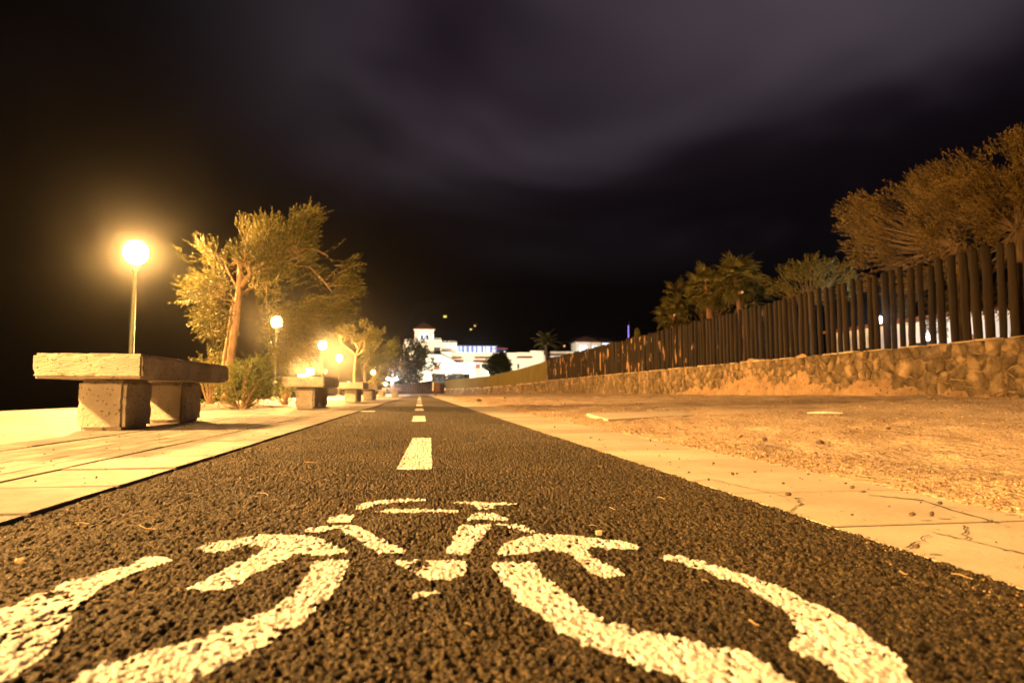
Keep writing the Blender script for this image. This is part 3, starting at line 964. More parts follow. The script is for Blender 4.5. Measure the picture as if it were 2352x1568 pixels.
o.scale = (0.45, 0.6, 0.6)
tag(o, 'pale broken board lying on the soil in front of the wall', 'board')

# ------------------------------------------------------------------ stone wall with stones
BAM_Y = 44.6
BAM_END = (2.9, 76.0)
wall = empty('stone_wall', (WALL_X, 25, 0))
tag(wall, 'long low rubble stone wall with pale mortar top carrying the post fence', 'wall')
WX, WY = WALL_X, 25.0
WTOP = 1.10
core = MB()
core.box(-0.002, 0.40, 3.0 - WY, BAM_Y - WY, -0.2, WTOP - 0.035)
core.build('wall_core', M['mortar'], wall)


def clip_poly(poly, px, py, nx_, ny_):
    out = []
    n = len(poly)
    for i in range(n):
        a, b = poly[i], poly[(i + 1) % n]
        da = (a[0] - px) * nx_ + (a[1] - py) * ny_
        db = (b[0] - px) * nx_ + (b[1] - py) * ny_
        if da <= 0: out.append(a)
        if (da < 0 < db) or (db < 0 < da):
            t = da / (da - db)
            out.append((a[0] + (b[0] - a[0]) * t, a[1] + (b[1] - a[1]) * t))
    return out


def stone_cells(y0, y1, cell, seed):
    rr = random.Random(seed)
    pts = []
    z0, z1 = 0.02, WTOP - 0.03
    nr = 5
    ch = (z1 - z0) / nr
    yy = y0 - 2 * cell
    cols = int((y1 - y0) / cell) + 5
    for i in range(cols):
        for j in range(nr):
            if rr.random() < 0.30: continue
            pts.append((yy + (i + 0.5 + rr.uniform(-.42, .42) + (0.5 if j % 2 else 0)) * cell, z0 + (j + 0.5 + rr.uniform(-.4, .4)) * ch))
    cells = []
    for i, p in enumerate(pts):
        if not (y0 <= p[0] < y1): continue
        poly = [(p[0] - 1, z0), (p[0] + 1, z0), (p[0] + 1, z1), (p[0] - 1, z1)]
        for j, q in enumerate(pts):
            if i == j or abs(q[0] - p[0]) > 1.3: continue
            poly = clip_poly(poly, (p[0] + q[0]) / 2, (p[1] + q[1]) / 2, q[0] - p[0], q[1] - p[1])
            if len(poly) < 3: break
        if len(poly) >= 3: cells.append((p, poly))
    return cells


def stone_geo(p, poly, rr):
    """one irregular stone: outline shrunk for the joint, two rings and a domed face looking towards -x"""
    # densify the outline so that it is not a clean polygon
    cxp = sum(a for a, b in poly) / len(poly); czp = sum(b for a, b in poly) / len(poly)
    pl = []
    n = len(poly)
    for i in range(n):
        a, b = poly[i], poly[(i + 1) % n]
        pl.append(a)
        if math.hypot(a[0] - b[0], a[1] - b[1]) > 0.1:
            pl.append(((a[0] + b[0]) / 2 + rr.uniform(-.016, .016), (a[1] + b[1]) / 2 + rr.uniform(-.016, .016)))
    size = max(0.08, math.sqrt(abs(sum(poly[i][0] * poly[(i + 1) % n][1] - poly[(i + 1) % n][0] * poly[i][1] for i in range(n)) / 2)))
    g = rr.uniform(0.008, 0.018) / size * 2
    out = rr.uniform(0.0, 0.016) + (rr.uniform(.01, .025) if rr.random() < .15 else 0)
    rings = ((1 - g * .6, 0.06), (1 - g * .7 - 0.01, 0.002 - out * 0.7), (0.90, -0.008 - out), (0.45, -0.010 - out))
    vs, fs = [], []
    m_ = len(pl)
    for s, x in rings:
        for a, b in pl:
            vs.append((x + rr.uniform(-.014, .014), (a - cxp) * s + rr.uniform(-.006, .006), (b - czp) * s + rr.uniform(-.006, .006)))
    for r_ in range(len(rings) - 1):
        for i in range(m_):
            i2 = (i + 1) % m_
            fs.append((r_ * m_ + i, (r_ + 1) * m_ + i, (r_ + 1) * m_ + i2, r_ * m_ + i2))
    fs.append(tuple((len(rings) - 1) * m_ + i for i in reversed(range(m_))))
    return (cxp, czp), vs, fs


rr = random.Random(5)
near_cells = stone_cells(6.4, 22.5, 0.21, 2)
near_cells.sort(key=lambda c: c[0][0])
far_mb = MB()
for i, (p, poly) in enumerate(near_cells):
    (a, b), vs, fs = stone_geo(p, poly, rr)
    if i < 295:
        MB().add(vs, fs).build('stone', M['rubble'], wall, loc=(0, a - WY, b), smooth=True)
    else:
        far_mb.add([(v[0], v[1] + a - WY, v[2] + b) for v in vs], fs)
for p, poly in stone_cells(22.5, BAM_Y, 0.26, 4):
    (a, b), vs, fs = stone_geo(p, poly, rr)
    far_mb.add([(v[0], v[1] + a - WY, v[2] + b) for v in vs], fs)
o = far_mb.build('rubble_stones', M['rubble'], wall, smooth=True)
o['kind'] = 'stuff'
# pale mortar bed on top, broken into patches
cap = MB()
yy = 5.5
while yy < BAM_Y:
    L_ = random.uniform(0.15, 0.6)
    cap.box(-0.012 + random.uniform(-.012, .02), 0.30, yy - WY, min(yy + L_, BAM_Y) - WY - 0.006, WTOP - 0.036, WTOP - 0.012 + random.uniform(-.006, .014))
    yy += L_ + (random.uniform(0.05, 0.4) if random.random() < .5 else 0)
cap.build('mortar_bed', M['mortar_pale'], wall, bevel=0.006)
# soil plastered on the foot of the wall
xs_, vs, fs = np.arange(8.2, 21.5, 0.04), [], []
prof_n = 22
for i, yv in enumerate(xs_):
    hh = 0.16 + 0.70 * max(0.0, math.sin((yv - 8.6) / 12.6 * PI)) ** 0.7 * (0.25 + 1.15 * float(vnoise(np.array([yv * 1.6]), np.array([3.0]), 61)[0])) * (1.0 if yv > 9.2 else 0.4)
    for k in range(prof_n):
        t = k / (prof_n - 1)
        zz = 0.10 + hh * t
        xx = -0.13 * (1 - t) ** 2.2 - 0.004 + 0.05 * t ** 3 + 0.07 * float(vnoise(np.array([yv * 5.2]), np.array([zz * 5.0]), 63)[0] - 0.5) + 0.03 * float(vnoise(np.array([yv * 14.0]), np.array([zz * 11.0]), 65)[0] - 0.5) + 0.02 * float(vnoise(np.array([yv * 33.0]), np.array([zz * 27.0]), 67)[0] - 0.5)
        vs.append((xx, yv - WY, zz))
for i in range(len(xs_) - 1):
    for k in range(prof_n - 1):
        a = i * prof_n + k
        fs.append((a, a + 1, a + prof_n + 1, a + prof_n))
o = link('earth_plaster', np_mesh('earth_plaster', np.array(vs), np.array(fs), M['plaster'], smooth=True), None, wall)

# reed section wall
rw = empty('reed_fence_wall', (WALL_X, BAM_Y, 0))
tag(rw, 'low dark stone wall under the reed fence, bending towards the end of the path', 'wall')
dv = Vector((BAM_END[0] - WALL_X, BAM_END[1] - BAM_Y, 0))
dl = dv.length
du = dv / dl
ang = math.atan2(du.y, du.x)
rw.rotation_euler = (0, 0, ang)


def reed_wall_top(t):
    return 1.0 - 0.28 * min(1, t / .4) - 0.12 * max(0, (t - .4) / .6)


def reed_top(t):
    return 2.47 - 0.40 * min(1, t / .2) - 0.33 * min(1, max(0, t - .2) / .25) - 0.05 * max(0, (t - .45) / .55)


prof = [(dl * k / 20, reed_wall_top(k / 20)) for k in range(21)]
MB().prism([(0, -0.3)] + [(dl, -0.3)] + list(reversed(prof)), -0.34, 0).build('wall_core', M['rubble'], rw)
cap = MB()
for i in range(90):
    a = random.uniform(0, dl - .5)
    z_ = reed_wall_top(a / dl)
    cap.box(a, a + random.uniform(.1, .5), -0.3, 0.012 + random.uniform(0, .03), z_ - 0.03, z_ + 0.02 + random.uniform(0, .02))
cap.build('mortar_bed', M['mortar_pale'], rw)
knob = MB()
for i in range(500):
    a = random.uniform(0, dl)
    z_ = random.uniform(0.05, 0.9) * reed_wall_top(a / dl) * .9
    s = random.uniform(0.08, 0.2)
    knob.box(a - s, a + s, -0.02, 0.02 + random.uniform(0, .03), z_ - s * .7, z_ + s * .7)
o = knob.build('rubble_stones', M['rubble'], rw)
o['kind'] = 'stuff'

# ------------------------------------------------------------------ post fence on the wall
fence = empty('post_fence', (WALL_X + 0.17, 25, WTOP))
tag(fence, 'fence of tall dark round wooden posts set upright on the stone wall', 'fence')
FX, FY = WALL_X + 0.17, 25.0
post_meshes = []
for q in range(7):
    g = random.Random(q)
    mb = MB()
    n = 12
    prof = [(0.96, -0.06), (1.0, 0.2), (1.02, 0.6), (0.99, 1.0), (1.0, 1.38), (0.93, 1.455), (0.60, 1.475)]
    rad_ = 0.059
    b = 0
    vs, fs = [], []
    bend = [(g.uniform(-.005, .005), g.uniform(-.005, .005)) for _ in prof]
    ell = [1 + g.uniform(-.10, .10) for _ in range(n)]
    for j, (r_, z_) in enumerate(prof):
        for k in range(n):
            a = 2 * PI * k / n
            rr_ = rad_ * r_ * ell[k] * (1 + g.uniform(-.025, .025))
            vs.append((bend[j][0] + rr_ * math.cos(a), bend[j][1] + rr_ * math.sin(a), z_ + (g.uniform(-.008, .012) if j >= 5 else 0)))
    for j in range(len(prof) - 1):
        for k in range(n):
            k2 = (k + 1) % n
            fs.append((j * n + k, j * n + k2, (j + 1) * n + k2, (j + 1) * n + k))
    fs.append(tuple((len(prof) - 1) * n + k for k in range(n)))
    mb.add(vs, fs)
    post_meshes.append((mb.mesh('post', M['post'], smooth=True), mb.mesh('post_worn', M['post_worn'], smooth=True)))
yp = 6.9
k = 0
while yp < BAM_Y - 0.05:
    worn = yp > 19 and random.random() < min(1, (yp - 17) / 8)
    me = random.choice(post_meshes)[1 if worn else 0]
    sz = random.gauss(1.0, 0.017)
    sr = random.uniform(0.82, 1.1)
    link('post', me, None, fence, (random.uniform(-.012, .012), yp - FY, 0), (random.gauss(0, .008), random.gauss(0, .008), random.uniform(0, 6.28)), (sr, sr, sz))
    yp += random.choice([0.2, 0.215, 0.225, 0.24, 0.265])
    k += 1
for z_ in (0.35, 1.15):
    MB().box(0.07, 0.11, 6.5 - FY, BAM_Y - FY, z_, z_ + 0.06).build('rail', M['dark_board'], fence) if False else None

# reed fence
reed = empty('reed_fence', (WALL_X, BAM_Y, 0), ang)
tag(reed, 'fine upright reed screen fence, olive brown, leading to the far end of the path', 'fence')
mb = MB()
a = 0.0
while a < dl:
    h_ = reed_top(a / dl) + random.uniform(-.03, .02)
    b0_ = reed_wall_top(a / dl)
    mb.tube([(a, -0.15 + random.uniform(-.008, .008), b0_ - 0.02), (a + random.uniform(-.006, .006), -0.15, h_)], random.uniform(.016, .026), n=5)
    a += 0.05
o = mb.build('reed_stalks', M['reed'], reed)
o['kind'] = 'stuff'
for i in range(12):
    a = 0.05 + i * dl / 11.5
    MB().tube([(a, -0.2, reed_wall_top(a / dl) - .02), (a, -0.2, reed_top(a / dl))], 0.035, n=8).build('support_post', M['dark_board'], reed)
# end fence across the path
ef = empty('board_fence', (BAM_END[0], BAM_END[1], 0))
tag(ef, 'dark board fence closing the view across the far end of the path', 'fence')
nb_ = 0
x = 0.0
while x > -16:
    h_ = 1.35 - 0.022 * (-x) + random.uniform(-.02, .02)
    w_ = random.uniform(.24, .30)
    MB().box(x - w_, x - 0.012, -0.02, 0.02, 0.02, h_).build('board', M['dark_board'], ef)
    x -= w_
    nb_ += 1
for i in range(6):
    MB().box(-0.3 - 3.1 * i - .05, -0.3 - 3.1 * i + .05, 0.022, 0.11, 0, 1.2).build('fence_post', M['dark_board'], ef)

# ------------------------------------------------------------------ benches
def weather(me, hx_, hy_, z0, z1):
    """cuts the faces finely and knocks chips out of the edges"""
    bm = bmesh.new()
    bm.from_mesh(me)
    long_ = [e for e in bm.edges if e.calc_length() > 0.1]
    bmesh.ops.subdivide_edges(bm, edges=long_, cuts=22, use_grid_fill=True)
    zc_ = (z0 + z1) / 2
    for v in bm.verts:
        d = sorted((hx_ - abs(v.co.x), hy_ - abs(v.co.y), (z1 - z0) / 2 - abs(v.co.z - zc_)))
        edge = max(0.0, 1 - d[1] / 0.035)
        n_ = float(vnoise(np.array([v.co.x * 23 + v.co.y * 17 + 40]), np.array([v.co.z * 29 + v.co.y * 11 + 9]), 91)[0])
        pull = edge * max(0.0, n_ - 0.5) * 0.05
        c_ = Vector((0, v.co.y * 0.9, zc_)) - v.co
        v.co += c_.normalized() * pull
        v.co += Vector((random.uniform(-1, 1), random.uniform(-1, 1), random.uniform(-1, 1))) * 0.0009
        v.co.z = min(max(v.co.z, z0), z1)
    bm.to_mesh(me)
    bm.free()


def make_bench():
    root = empty('concrete_bench')
    seat = MB().box(-0.32, 0.32, -0.99, 0.99, 0.337, 0.497).mesh('seat', M['concrete'], bevel=0.017, seg=2)
    # chipped edges
    weather(seat, 0.32, 0.99, 0.337, 0.497)
    link('seat', seat, None, root)
    leg = MB().box(-0.145, 0.145, -0.235, 0.235, 0.0, 0.335).mesh('leg', M['concrete'], bevel=0.024, seg=2)
    weather(leg, 0.145, 0.235, 0.0, 0.335)
    link('leg', leg, None, root, (0, -0.56, 0))
    link('leg', leg, None, root, (0, 0.56, 0))
    return root


def copy_tree(o, parent=None):
    c = o.copy()
    COL.objects.link(c)
    c.parent = parent
    for ch in list(o.children):
        copy_tree(ch, c)
    return c


BENCH_X = -2.05
bench_spots = [(-2.08, 5.35, 'large pale concrete bench close to the camera, on the left pavement'),
               (-1.80, 11.32, 'second concrete bench from the camera, with the twin floodlight glaring above it'),
               (-1.68, 16.9, 'third concrete bench from the camera, in front of the slim tree'),
               (-1.62, 21.7, 'fourth concrete bench from the camera, shaded end just behind the third'),
               (-2.15, 37.5, 'small far concrete bench left of the white lamp post'),
               (-1.32, 35.6, 'small far concrete bench nearest the path, under the white lamp post')]
bench = make_bench()
for i, (bx, by, lab) in enumerate(bench_spots):
    b_ = bench if i == 0 else copy_tree(bench)
    b_.location = (bx, by, 0.0)
    b_.rotation_euler = (0, 0, random.uniform(-.015, .015))
    tag(b_, lab, 'bench', 'concrete benches along the left pavement')

# ------------------------------------------------------------------ promenade lamps
def make_lamp(gm, lit=True):
    root = empty('street_lamp')
    MB().lathe([(0.15, 0), (0.15, 0.05), (0.11, 0.08), (0.10, 0.12)], 16).build('base', M['lamp_cast'], root)
    MB().lathe([(0.085, 0.12), (0.085, 0.20), (0.072, 0.24), (0.062, 0.50), (0.058, 0.56)], 14).build('plinth', M['lamp_green'], root, smooth=False)
    MB().lathe([(0.075, 0.56), (0.098, 0.585), (0.098, 0.61), (0.06, 0.64)], 16).build('collar', M['lamp_cast'], root)
    MB().lathe([(0.046, 0.64), (0.042, 0.75), (0.034, 2.42), (0.05, 2.44), (0.05, 2.47), (0.034, 2.50)], 14).build('pole', M['lamp_green'], root, smooth=False)
    MB().lathe([(0.034, 2.50), (0.075, 2.54), (0.088, 2.58)], 14).build('neck', M['lamp_cast'], root)
    MB().lathe([(0.085, 2.583), (0.15, 2.63), (0.185, 2.70), (0.195, 2.78), (0.185, 2.86), (0.15, 2.93), (0.09, 2.972)], 16).build('globe', gm, root, smooth=True)
    if lit: bulb(root, (0, 0, 2.78), LAMP_W, SODIUM)
    MB().lathe([(0.095, 2.975), (0.07, 3.0), (0.02, 3.03)], 12).build('cap', M['lamp_green'], root)
    return root


lamp_proto = make_lamp(M['globe'])
LX = -5.12
lamp_spots = [((-5.12, 12.3), 'lit street lamp rising behind the near concrete bench'),
              ((-5.12, 23.9), 'lit street lamp standing before the windblown tree'),
              ((-5.2, 35.5), 'third lit street lamp of the row, right of the windblown tree'),
              ((-5.9, 48.6), 'fourth lit street lamp of the row, left of the slim tree'),
              ((-5.25, 3.0), 'street lamp left of the camera, out of the picture'),
              ((-5.12, -8.4), 'street lamp behind the camera, out of the picture'),
              ((-5.12, -20.0), 'farthest street lamp behind the camera, out of the picture')]
for i, (xy, lab) in enumerate(lamp_spots):
    l_ = lamp_proto if i == 0 else copy_tree(lamp_proto)
    l_.location = (xy[0], xy[1], -0.004)
    tag(l_, lab, 'street lamp', 'street lamps along the sea side of the pavement')
off = make_lamp(M['globe_off'], False)
p = at_y(747, 835, 57)
off.location = (p.x, p.y, p.z - 2.78)
off.location.z = -0.7
tag(off, 'unlit lantern of a far lamp just right of the third lit lamp post', 'street lamp')
far_l = make_lamp(M['globe_dim'], False)
bulb(far_l, (0, 0, 2.78), LAMP_W * .35, SODIUM)
p = at_y(857, 855, 70)
far_l.location = (p.x, p.y, p.z - 2.78)
tag(far_l, 'small far street lamp glowing among the trees', 'street lamp')

# bollard lamps and the twin floodlight
def bollard(px, depth, lab):
    p = at_y(px[0], px[1], depth)
    r_ = empty('bollard_lamp', (p.x, p.y, 0))
    MB().lathe([(0.06, 0), (0.06, 0.05), (0.04, 0.08), (0.035, p.z - 0.15), (0.06, p.z - 0.12)], 10).build('post', M['lamp_green'], r_)
    MB().lathe([(0.06, p.z - 0.118), (0.13, p.z - 0.06), (0.15, p.z), (0.12, p.z + 0.09), (0.05, p.z + 0.13)], 12).build('globe', M['globe_dim'], r_, smooth=True)
    bulb(r_, (0, 0, p.z), LAMP_W * .15, SODIUM, .08)
    tag(r_, lab, 'lamp', 'low globe lamps on the far pavement')


bollard((800.6, 880.7), 58, 'low globe lamp seen just above the third bench')
bollard((886, 881.6), 60, 'tiny low globe lamp left of the white lamp post')

p1 = at_y(712, 853, 29)
p2 = at_y(694, 866, 28.4)
tw = empty('twin_floodlight', ((p1.x + p2.x) / 2, 28.8, 0))
tag(tw, 'low twin floodlight on a short post glaring behind the second bench', 'floodlight')
MB().tube([(0, 0, 0), (0, 0, p2.z - 0.1)], 0.04, n=8).build('post', M['metal_dark'], tw)
for q in (p1, p2):
    loc = Vector(q) - tw.location
    MB().tube([(0, 0, p2.z - 0.12), tuple(loc)], 0.02, n=6).build('arm', M['metal_dark'], tw)
    MB().box(-.15, .15, .0, .10, -.12, .12).build('housing', M['metal_dark'], tw, loc=tuple(loc))
    MB().box(-.14, .14, -.03, -.004, -.11, .11).build('lens', M['flood_lens'], tw, loc=tuple(loc))
    bulb(tw, tuple(loc + Vector((0, -0.10, 0))), LAMP_W * .4, SODIUM, .06)

# white twin lamp
p = at_y(900, 869.4, 66)
wlp = empty('white_lamp_post', (p.x, p.y, 0))
tag(wlp, 'lamp post with two small bluish white heads near the end of the path', 'street lamp')
MB().lathe([(0.07, 0), (0.05, 0.1), (0.04, p.z + 0.02)], 10).build('pole', M['lamp_green'], wlp)
MB().tube([(-0.45, 0, p.z + 0.03), (0.45, 0, p.z + 0.03)], 0.025, n=6).build('crossarm', M['lamp_green'], wlp)
for s in (-1, 1):
    MB().lathe([(0.06, p.z - 0.12), (0.15, p.z - 0.07), (0.14, p.z + 0.04), (0.05, p.z + 0.08)], 10, cx=s * 0.38).build('lamp_head', M['white_light'], wlp)
    bulb(wlp, (s * 0.38, 0, p.z - .03), 1300, (0.88, 0.94, 1.0), .06)

# sign at the end of the path
p = on_ground(1000, 909.2)
sg = empty('trail_sign', (p.x, p.y, 0))
tag(sg, 'brown trail sign post with a white edged board at the end of the path', 'sign')
k_ = p.y / FPX
MB().box(-.045, .045, -.04, .04, 0, 0.95).build('post', M['sign_brown'], sg)
MB().box(.05, .30, -.03, .0, 0.30, 0.93).build('board', M['sign_brown'], sg)
MB().box(-.22, -.12, -.03, .0, 0.36, 0.97).build('white_board', M['white_paint'], sg)

# ------------------------------------------------------------------ foliage
def leaf_cloud(name, base, dirs, L, n_leaf, leaf_len, leaf_w, m, spread=0.6, seed=0):
    """sprays: thin rhombic leaves set along a twig; all leaves of one crown in one mesh"""
    g = np.random.default_rng(seed)
    N = len(base)
    dirs = dirs / (np.linalg.norm(dirs, axis=1, keepdims=True) + 1e-9)
    t = np.linspace(0.0, 1.0, n_leaf)[None, :, None] + g.uniform(-.04, .04, (N, n_leaf, 1))
    P0 = base[:, None, :] + dirs[:, None, :] * t * (L if np.isscalar(L) else np.asarray(L)[:, None, None])
    D = dirs[:, None, :] + g.normal(0, spread, (N, n_leaf, 3))
    D /= (np.linalg.norm(D, axis=2, keepdims=True) + 1e-9)
    ll = leaf_len * g.uniform(0.6, 1.3, (N, n_leaf, 1))
    side = np.cross(D, g.normal(0, 1, (N, n_leaf, 3)))
    side /= (np.linalg.norm(side, axis=2, keepdims=True) + 1e-9)
    w = leaf_w * g.uniform(0.7, 1.3, (N, n_leaf, 1))
    mid = P0 + D * ll * 0.5
    V = np.stack([P0, mid + side * w, P0 + D * ll, mid - side * w], 2).reshape(-1, 3)
    Fq = np.arange(len(V)).reshape(-1, 4)
    return np_mesh(name, V, Fq, m)


def cluster_points(clusters, Y, dens, depth_r=None, seed=0, shell=0.35):
    """clusters: (x, y, r) in picture pixels seen at the plane Y; returns world points inside the balls"""
    g = np.random.default_rng(seed)
    out, cen = [], []
    for c in clusters:
        x_, y_, r_ = c[:3]
        p = np.array(at_y(x_, y_, Y))
        q = np.array(at_y(x_ + r_, y_, Y))
        rw_ = np.linalg.norm(q - p)
        n = max(6, int(dens * (r_ / 50.0) ** 2))
        v = g.normal(0, 1, (n, 3))
        v /= np.linalg.norm(v, axis=1, keepdims=True)
        rad_ = rw_ * g.random((n, 1)) ** (shell)
        dr = np.array([1, 1.0, 1])
        pts = p + v * rad_ * dr
        out.append(pts)
        cen.append(np.repeat(p[None], n, 0))
    return np.concatenate(out), np.concatenate(cen)


def trunk_part(root, polylines, Y, radii, name='trunk', jitter=0.0):
    mb = MB()
    for pl, (r0, r1) in zip(polylines, radii):
        g = random.Random(len(pl) + int(pl[0][0]))
        pts = []
        for i, q in enumerate(pl):
            yy = Y + (q[2] if len(q) > 2 else 0)
            pts.append(Vector(at_y(q[0], q[1], yy)) - root.location)
        # subdivide
        dense, rs = [], []
        for i in range(len(pts) - 1):
            for k in range(4):
                t = k / 4
                dense.append(pts[i].lerp(pts[i + 1], t) + Vector((g.uniform(-1, 1), g.uniform(-1, 1), 0)) * jitter)
        dense.append(pts[-1])
        for i in range(len(dense)):
            t = i / (len(dense) - 1)
            rs.append((r0 + (r1 - r0) * t) * (1 + g.uniform(-.08, .08)))
        mb.tube(dense, rs, n=8)
    return mb.build(name, M['bark'], root, smooth=True)


# -- windblown tamarisk on the left
TY = 11.7
p0 = at_y(524, 842, TY)
tam = empty('tamarisk_tree', (p0.x, p0.y, 0))
tag(tam, 'windblown golden green tree with a bent bare trunk behind the near bench', 'tree', 'trees on the left pavement')
zt = lambda zx, zy, d=0: (391.9 + zx / 3.123, 453.2 + zy / 3.123, d)
base_px = (519, 935)
trunk_part(tam, [[base_px + (0,), zt(425, 1200), zt(445, 1050), zt(470, 900), zt(480, 780), zt(488, 690), zt(490, 640), zt(497, 560), zt(500, 500), zt(480, 450), zt(440, 490)]], TY, [(0.078, 0.036)], 'trunk', 0.006)
trunk_part(tam, [[zt(505, 640), zt(540, 590), zt(570, 550), zt(552, 500), zt(520, 480), zt(495, 465)],
                 [zt(545, 490), zt(535, 400), zt(550, 320), zt(560, 250)],
                 [zt(570, 550), zt(620, 540, .1), zt(660, 560, .2)],
                 [zt(570, 545), zt(640, 500, .2), zt(720, 470, .3), zt(800, 440, .3), zt(900, 490, .3), zt(1000, 500, .3), zt(1080, 580, .3), zt(1160, 680, .3)],
                 [zt(640, 500, .2), zt(740, 420, .1), zt(810, 385, 0), zt(890, 395, 0), zt(970, 370, 0), zt(1060, 385, 0), zt(1130, 420, 0)],
                 [zt(890, 390), zt(870, 320), zt(870, 240), zt(940, 180)],
                 [zt(470, 745), zt(400, 735), zt(310, 720), zt(220, 700)],
                 [zt(480, 660), zt(430, 560), zt(370, 430), zt(300, 380)],
                 [zt(500, 700, .1), zt(600, 640, .3), zt(690, 600, .4), zt(690, 700, .5)]], TY,
           [(0.05, 0.03), (0.028, 0.012), (0.03, 0.015), (0.035, 0.010), (0.028, 0.01), (0.018, 0.006), (0.014, 0.005), (0.02, 0.006), (0.028, 0.01)], 'branches', 0.006)
trunk_part(tam, [[(510, 930, .25), zt(380, 1190, .25), zt(410, 1000, .25), zt(440, 800, .2), zt(460, 720, .1)]], TY, [(0.03, 0.02)], 'thin_stem', 0.004)
cl = [(560, 545, 42), (610, 530, 34), (690, 525, 40), (716, 503, 24), (470, 585, 40), (452, 622, 30), (480, 680, 40), (520, 592, 50), (500, 635, 42), (590, 590, 55), (650, 570, 52), (700, 575, 50), (745, 590, 45), (775, 635, 36),
      (785, 690, 30), (720, 640, 55), (650, 650, 55), (585, 660, 50), (700, 700, 50), (755, 715, 36), (620, 720, 45), (540, 715, 36), (500, 735, 28), (808, 655, 16), (470, 700, 26), (660, 740, 40), (800, 600, 18), (690, 770, 34), (640, 790, 26), (735, 560, 30), (540, 560, 34)]
cl = [(610 + (a - 610) * 0.94, b + 14, c * 0.93) for a, b, c in cl] + [(458, 598, 30), (468, 645, 32), (500, 672, 34), (452, 695, 20), (515, 640, 34)]
B, C = cluster_points(cl, TY, 300, seed=3, shell=0.5)
keepn = 0.55 * vnoise(B[:, 0] * 5.2 + 50, B[:, 2] * 5.2 + B[:, 1] * 1.3, 15) + 0.45 * vnoise(B[:, 0] * 2.2 + 20, B[:, 2] * 2.2 + B[:, 1], 18) > 0.505
B, C = B[keepn], C[keepn]
cenw = np.array(at_y(590, 660, TY))
D = (B - C) * 0.8 + (B - cenw) * 0.55 + rng.normal(0, .22, B.shape) + np.array([0.10, 0, 0.16])
link('crown', leaf_cloud('crown', B - np.array(tam.location), D, 0.30, 15, 0.062, 0.0055, M['leaf_gold'], 0.42, 5), None, tam)
# twigs
mb = MB()
for i in range(0, len(B), 16):
    d = D[i] / np.linalg.norm(D[i])
    a = B[i] - np.array(tam.location)
    mb.tube([a - d * 0.16, a, a + d * 0.2], [0.006, 0.004, 0.0015], n=4, cap=False)
o = mb.build('twigs', M['bark'], tam)
o['kind'] = 'stuff'


def shrub(name, clusters, Y, lab, m, dens, L, nl, ll, lw, seed, group=None, up=0.5, cat='shrub', spread=0.6, stems=True, gap=0.3, base_z=0.0):
    xs_ = [c[0] for c in clusters]; ys_ = [c[1] + c[2] for c in clusters]
    g0 = at_y(sum(xs_) / len(xs_), max(ys_), Y)
    root = empty(name, (g0.x, Y, base_z))
    B, C = cluster_points(clusters, Y, dens, seed=seed, shell=0.45)
    k_ = vnoise(B[:, 0] * 1.2 / L + 9, B[:, 2] * 1.2 / L + B[:, 1], seed) > gap
    B, C = B[k_], C[k_]
    B[:, 2] = np.maximum(B[:, 2], base_z + 0.02)
    g = np.random.default_rng(seed)
    dd = (B - C)
    dd /= (np.linalg.norm(dd, axis=1, keepdims=True) + 1e-6)
    D = dd * 0.7 + g.normal(0, .35, B.shape) + np.array([0, 0, up])
    link('foliage', leaf_cloud('foliage', B - np.array(root.location), D, L, nl, ll, lw, m, spread, seed), None, root)
    if stems:
        mb = MB()
        for i in range(0, len(B), max(1, len(B) // 26)):
            a = B[i] - np.array(root.location)
            mb.tube([(a[0] * 0.15, a[1] * 0.2, 0.0), (a[0] * .6, a[1] * .6, a[2] * 0.55), tuple(a)], [L * 0.10, L * 0.06, L * 0.02], n=5, cap=False)
        mb.build('stems', M['bark'], root)
    tag(root, lab, cat, group)
    return root


# bushes at the foot of the tree
shrub('bush', [(500, 905, 38), (540, 890, 42), (580, 870, 44), (600, 868, 26), (608, 905, 26), (560, 915, 30), (580, 835, 20), (480, 925, 22)], 10.2,
      'feathery green bush at the foot of the windblown tree', M['leaf_green'], 190, 0.16, 12, 0.05, 0.006, 11, 'bushes on the left pavement')
shrub('bush', [(480, 830, 22), (500, 835, 18), (465, 850, 20), (495, 860, 24)], 12.4, 'small light bush left of the tree trunk above the bench edge', M['leaf_gold'], 200, 0.18, 12, 0.05, 0.006, 12, 'bushes on the left pavement')
shrub('bush', [(655, 895, 20), (640, 908, 16), (672, 905, 12)], 13.5, 'low bush beside the second lamp post', M['leaf_green'], 260, 0.14, 10, 0.05, 0.006, 13, 'bushes on the left pavement')
# soil bed under the tree
sb = MB()
n = 26
c_ = on_ground(545, 934)
ring = []
for i in range(n):
    a = 2 * PI * i / n
    q = 1 + 0.12 * math.sin(3 * a + 1) + random.uniform(-.05, .05)
    ring.append((0.95 * q * math.cos(a), 2.1 * q * math.sin(a), 0.0))
sb.add([(0, 0, 0.05)] + [(x_ * .6, y_ * .6, 0.035) for x_, y_, _ in ring] + [(x_, y_, 0.003) for x_, y_, _ in ring],
       [(0, 1 + i, 1 + (i + 1) % n) for i in range(n)] + [(1 + i, 1 + n + i, 1 + n + (i + 1) % n, 1 + (i + 1) % n) for i in range(n)])
o = sb.build('planting_bed', M['joint'], loc=(-3.35, 11.3, 0.004), smooth=True)
tag(o, kind='structure')

# -- slim tree behind the third bench
z3 = lambda zx, zy, d=0: (587.9 + zx / 5.335, 673.6 + zy / 5.335, d)


